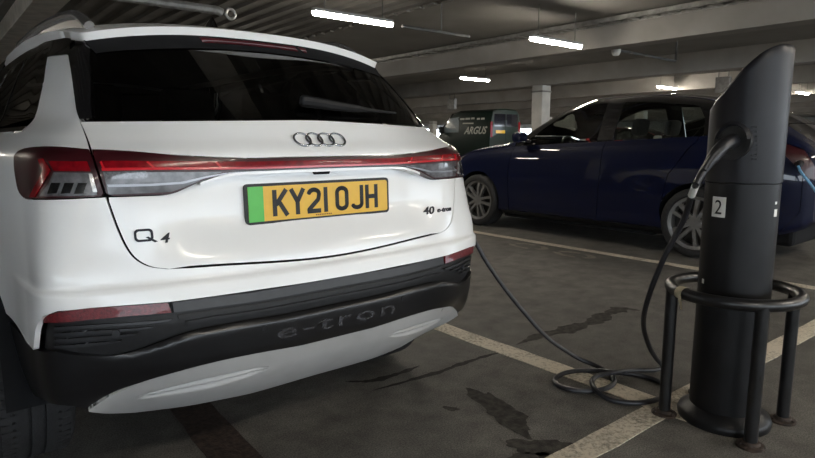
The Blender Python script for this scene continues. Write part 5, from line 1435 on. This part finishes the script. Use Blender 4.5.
    MB().box((BXC-0.80, 1.9, 0.95), (BXC+0.80, 2.35, 1.0)).build('parcel_shelf', M_TRIM, car)
    MB().bbox((BXC-0.66, 4.60, 0.7), (BXC+0.66, 5.0, 1.08), 0.06).build('dashboard', M_TRIM, car)
    MB().ring((BXC-0.36, 4.45, 1.02), (1, 0, 0), (0, 0.35, 1), 0.17, 0.016, 28, 8).build('steering_wheel', M_BLK, car, smooth=True)
    def seat(u, y, w=0.25):
        b = MB().bbox((-w, -0.07, 0.0), (w, 0.07, 0.68), 0.06, Matrix.Translation((BXC+u, y, 0.50)) @ Matrix.Rotation(math.radians(14), 4, 'X')).build('seat_back', M_GREYSEAT, car, smooth=True)
        MB().bbox((-0.13, -0.05, 0.0), (0.13, 0.05, 0.19), 0.045, Matrix.Translation((BXC+u, y-0.175, 1.19)) @ Matrix.Rotation(math.radians(10), 4, 'X')).build('headrest', M_GREYSEAT, b, smooth=True)
        MB().bbox((BXC+u-w, y, 0.42), (BXC+u+w, y+0.50, 0.56), 0.05).build('seat_cushion', M_GREYSEAT, car, smooth=True)
    for u, y in ((-0.37, 3.72), (0.37, 3.72)): seat(u, y)
    for u, y in ((-0.38, 2.78), (0.38, 2.78)): seat(u, y, 0.28)
    return car
bluecar = blue_car(M_BLUE, 'dark blue electric car parked side-on behind the charging post')
# its own charging lead plugged in above the rear wheel
cp_ = np.array(tesla_fn([1.80], [0.80])[0])
t = thing('charging_lead', (float(cp_[0]), float(cp_[1]), float(cp_[2])), 'pale blue charging lead plugged into the dark blue car beside its tail lamp', 'cable')
M_PBL = mat('pale_blue_cable', (0.16, 0.38, 0.62), 0.4, var=0.1)
MB().tube([tuple(cp_+[0.01, 0.01, 0]), tuple(cp_+[-0.06, 0, 0.0]), tuple(cp_+[-0.13, -0.02, -0.02])], [0.03, 0.028, 0.02], 12).build('plug', M_BLK, t, smooth=True)
cg = [cp_+[-0.13, -0.02, -0.02], cp_+[-0.165, -0.05, -0.06], cp_+[-0.16, -0.16, -0.20], cp_+[-0.12, -0.40, -0.55], np.array([cp_[0]-0.05, cp_[1]-0.70, 0.012]), np.array([cp_[0]+0.3, cp_[1]-1.0, 0.012])]
MB().tube(catmull(cg, 7), 0.011, 8).build('cord', M_PBL, t, smooth=True)

def copy_tree(o, parent=None, mats=None):
    c = o.copy(); COL.objects.link(c); c.parent = parent
    if o.type == 'MESH' and mats and o.data.materials[0] in mats:
        c.data = o.data.copy(); c.data.materials[0] = mats[o.data.materials[0]]
    for ch in o.children: copy_tree(ch, c, mats)
    return c
M_SILCAR = mat('silver_paint', (0.42, 0.42, 0.41), 0.3, 0.3, coat=1.0, var=0.04)
M_REDCAR = mat('red_paint', (0.40, 0.012, 0.015), 0.3, coat=1.0, var=0.05)
for nm, pm, dx, dy, lab in (('silver_car', M_SILCAR, 6.15, 1.5, 'silver car parked beyond the dark blue car, seen through its windows'),
                            ('red_car', M_REDCAR, 15.6, 9.5, 'red car parked far behind the pale pillar')):
    r = copy_tree(bluecar, None, {M_BLUE: pm}); r.name = nm
    r.location = (bluecar.location.x+dx, bluecar.location.y+dy, 0); r['label'] = lab

# ------------------------------------------------------------------ dark green van
VX, VY, VW, VL = 17.0, 15.74, 1.80, 3.9
M_VAN = mat('dark_green_paint', (0.003, 0.016, 0.011), 0.4, coat=0.3, var=0.1, scale=3)
M_VGL = glass_mat('van_glass', (0.35, 0.38, 0.38))
M_VGLS = mat('van_window_reflection', (0.30, 0.36, 0.38), 0.08, coat=1.0, var=0.2)  # pale reflection on the cab glass is put into the base colour
M_LETT = mat('pale_lettering', (0.55, 0.56, 0.50), 0.5, var=0.1)
van = thing('green_van', (VX+VW/2, VY+VL/2, 0), 'dark green van with pale lettering parked near the pale pillar', 'van')
sec = [(0.02, 0.25), (0.0, 0.40), (0.0, 1.10), (0.04, 1.55), (0.10, 2.02), (0.16, 2.22), (0.30, 2.32), (VW/2, 2.35)]
sec = sec + [(VW-a, b) for a, b in sec[::-1][1:]]
# side profile: station y -> height scale of the upper part
stn = [(0.0, 2.30), (0.04, 2.35), (1.9, 2.35), (2.25, 2.27), (2.9, 1.55), (3.1, 1.28), (3.7, 1.05), (3.85, 0.80), (3.9, 0.60)]
vv = []; ff = []; k = len(sec)
for (yy, hh) in stn:
    taper = 0.0 if yy < 3.0 else (yy-3.0)*0.12
    for a, b in sec:
        bb = b if b <= 1.0 else 1.0+(b-1.0)*(hh-1.0)/1.35 if hh > 1.0 else min(b, hh)
        aa = a+(VW/2-a)*taper
        vv.append((VX+aa, VY+yy, bb))
for i in range(len(stn)-1):
    for j in range(k-1): ff.append((i*k+j, i*k+j+1, (i+1)*k+j+1, (i+1)*k+j))
    ff.append((i*k+k-1, i*k, (i+1)*k, (i+1)*k+k-1))
ff += [list(range(k)), [(len(stn)-1)*k+j for j in range(k)]]
MB().add(vv, ff).build('body', M_VAN, van, smooth=True)
def vside(y, z):      # point on the left flank
    return (VX-0.006+float(np.interp(z, [0.4, 1.10, 1.55, 2.02, 2.22], [0, 0, 0.04, 0.10, 0.16])), VY+y, z)
def vpanel(pts, name, m, off=0.0):
    v_ = [np.array(vside(*p))-[off, 0, 0] for p in pts]; v2_ = [p+[0.02, 0, 0] for p in v_]; n_ = len(pts)
    mb = MB(); mb.add(v_+v2_, [list(range(n_)), list(range(n_, 2*n_))[::-1]]+[(i, (i+1) % n_, n_+(i+1) % n_, n_+i) for i in range(n_)]); return mb.build(name, m, van)
vpanel([(1.75, 1.45), (2.80, 1.45), (2.35, 2.02), (1.80, 2.06)], 'cab_window', M_VGLS)
vpanel([(1.69, 0.42), (1.71, 0.42), (1.71, 2.10), (1.69, 2.10)], 'door_gap', M_SHELL, 0.003)
MB().add([(VX+0.16, VY+2.88, 1.56), (VX+VW-0.16, VY+2.88, 1.56), (VX+VW-0.24, VY+2.30, 2.20), (VX+0.24, VY+2.30, 2.20),
          (VX+0.16, VY+2.93, 1.58), (VX+VW-0.16, VY+2.93, 1.58), (VX+VW-0.24, VY+2.35, 2.22), (VX+0.24, VY+2.35, 2.22)],
         [(0, 1, 2, 3), (4, 5, 6, 7), (0, 1, 5, 4), (1, 2, 6, 5), (2, 3, 7, 6), (3, 0, 4, 7)]).build('windscreen', M_ROOFG, van)
MB().bbox((VX-0.24, VY+2.55, 1.42), (VX+0.01, VY+2.67, 1.68), 0.03).build('door_mirror', M_BLK, van)
def rear(px0, px1, z0, z1, nm, m, d=0.012): return MB().bbox((VX+px0, VY-d, z0), (VX+px1, VY+0.03, z1), 0.006).build(nm, m, van)
rear(0.22, 0.86, 1.66, 2.15, 'rear_door_window', M_ROOFG); rear(0.94, 1.58, 1.66, 2.15, 'rear_door_window', M_ROOFG)
rear(0.03, 0.15, 1.25, 1.85, 'tail_lamp', M_LRED); rear(VW-0.15, VW-0.03, 1.25, 1.85, 'tail_lamp', M_LRED)
rear(0.34, 0.86, 1.40, 1.52, 'number_plate', M_YEL, 0.016); rear(0.02, VW-0.02, 0.32, 0.62, 'rear_bumper', M_BLK, 0.08)
rear(0.893, 0.907, 0.66, 2.25, 'door_gap', M_SHELL, 0.004)
for wy in (0.75, 3.15):
    for sg in (-1, 1): wheel(van, (VX+VW/2+sg*(VW/2-0.12), VY+wy, 0.33), 0.33, 0.21, sg, spokes=5, Rr=0.21, rim=M_RIM, tread=False, twin=False)
def vtext(txt, yc_, zc_, size, xs, shear, bold):
    v2, f2 = text_mesh(txt, size, 0.002, shear=shear, xscale=xs, bold=bold)
    c_ = (v2.max(0)+v2.min(0))/2
    obj('lettering', [np.array(vside(yc_-(a-c_[0]), zc_+(b-c_[1])))-[0.004+z_, 0, 0] for a, b, z_ in v2], f2, M_LETT, van)
for k_, (ya, yb, zz) in enumerate(((1.72, 1.48, 1.98), (1.42, 1.16, 1.985), (1.10, 0.92, 1.99), (0.78, 0.62, 1.965), (0.56, 0.38, 1.965))):   # unreadable small lettering
    vpanel([(ya, zz-0.035), (yb, zz-0.035), (yb, zz+0.035), (ya, zz+0.035)], 'lettering_bar', M_LETT, 0.004)
vtext('ARGUS', 0.80, 1.52, 0.40, 0.92, 0.35, 0.008)
vpanel([(0.95, 1.77), (1.55, 1.78), (1.55, 1.83), (0.95, 1.82)], 'stripe', M_LETT, 0.004)
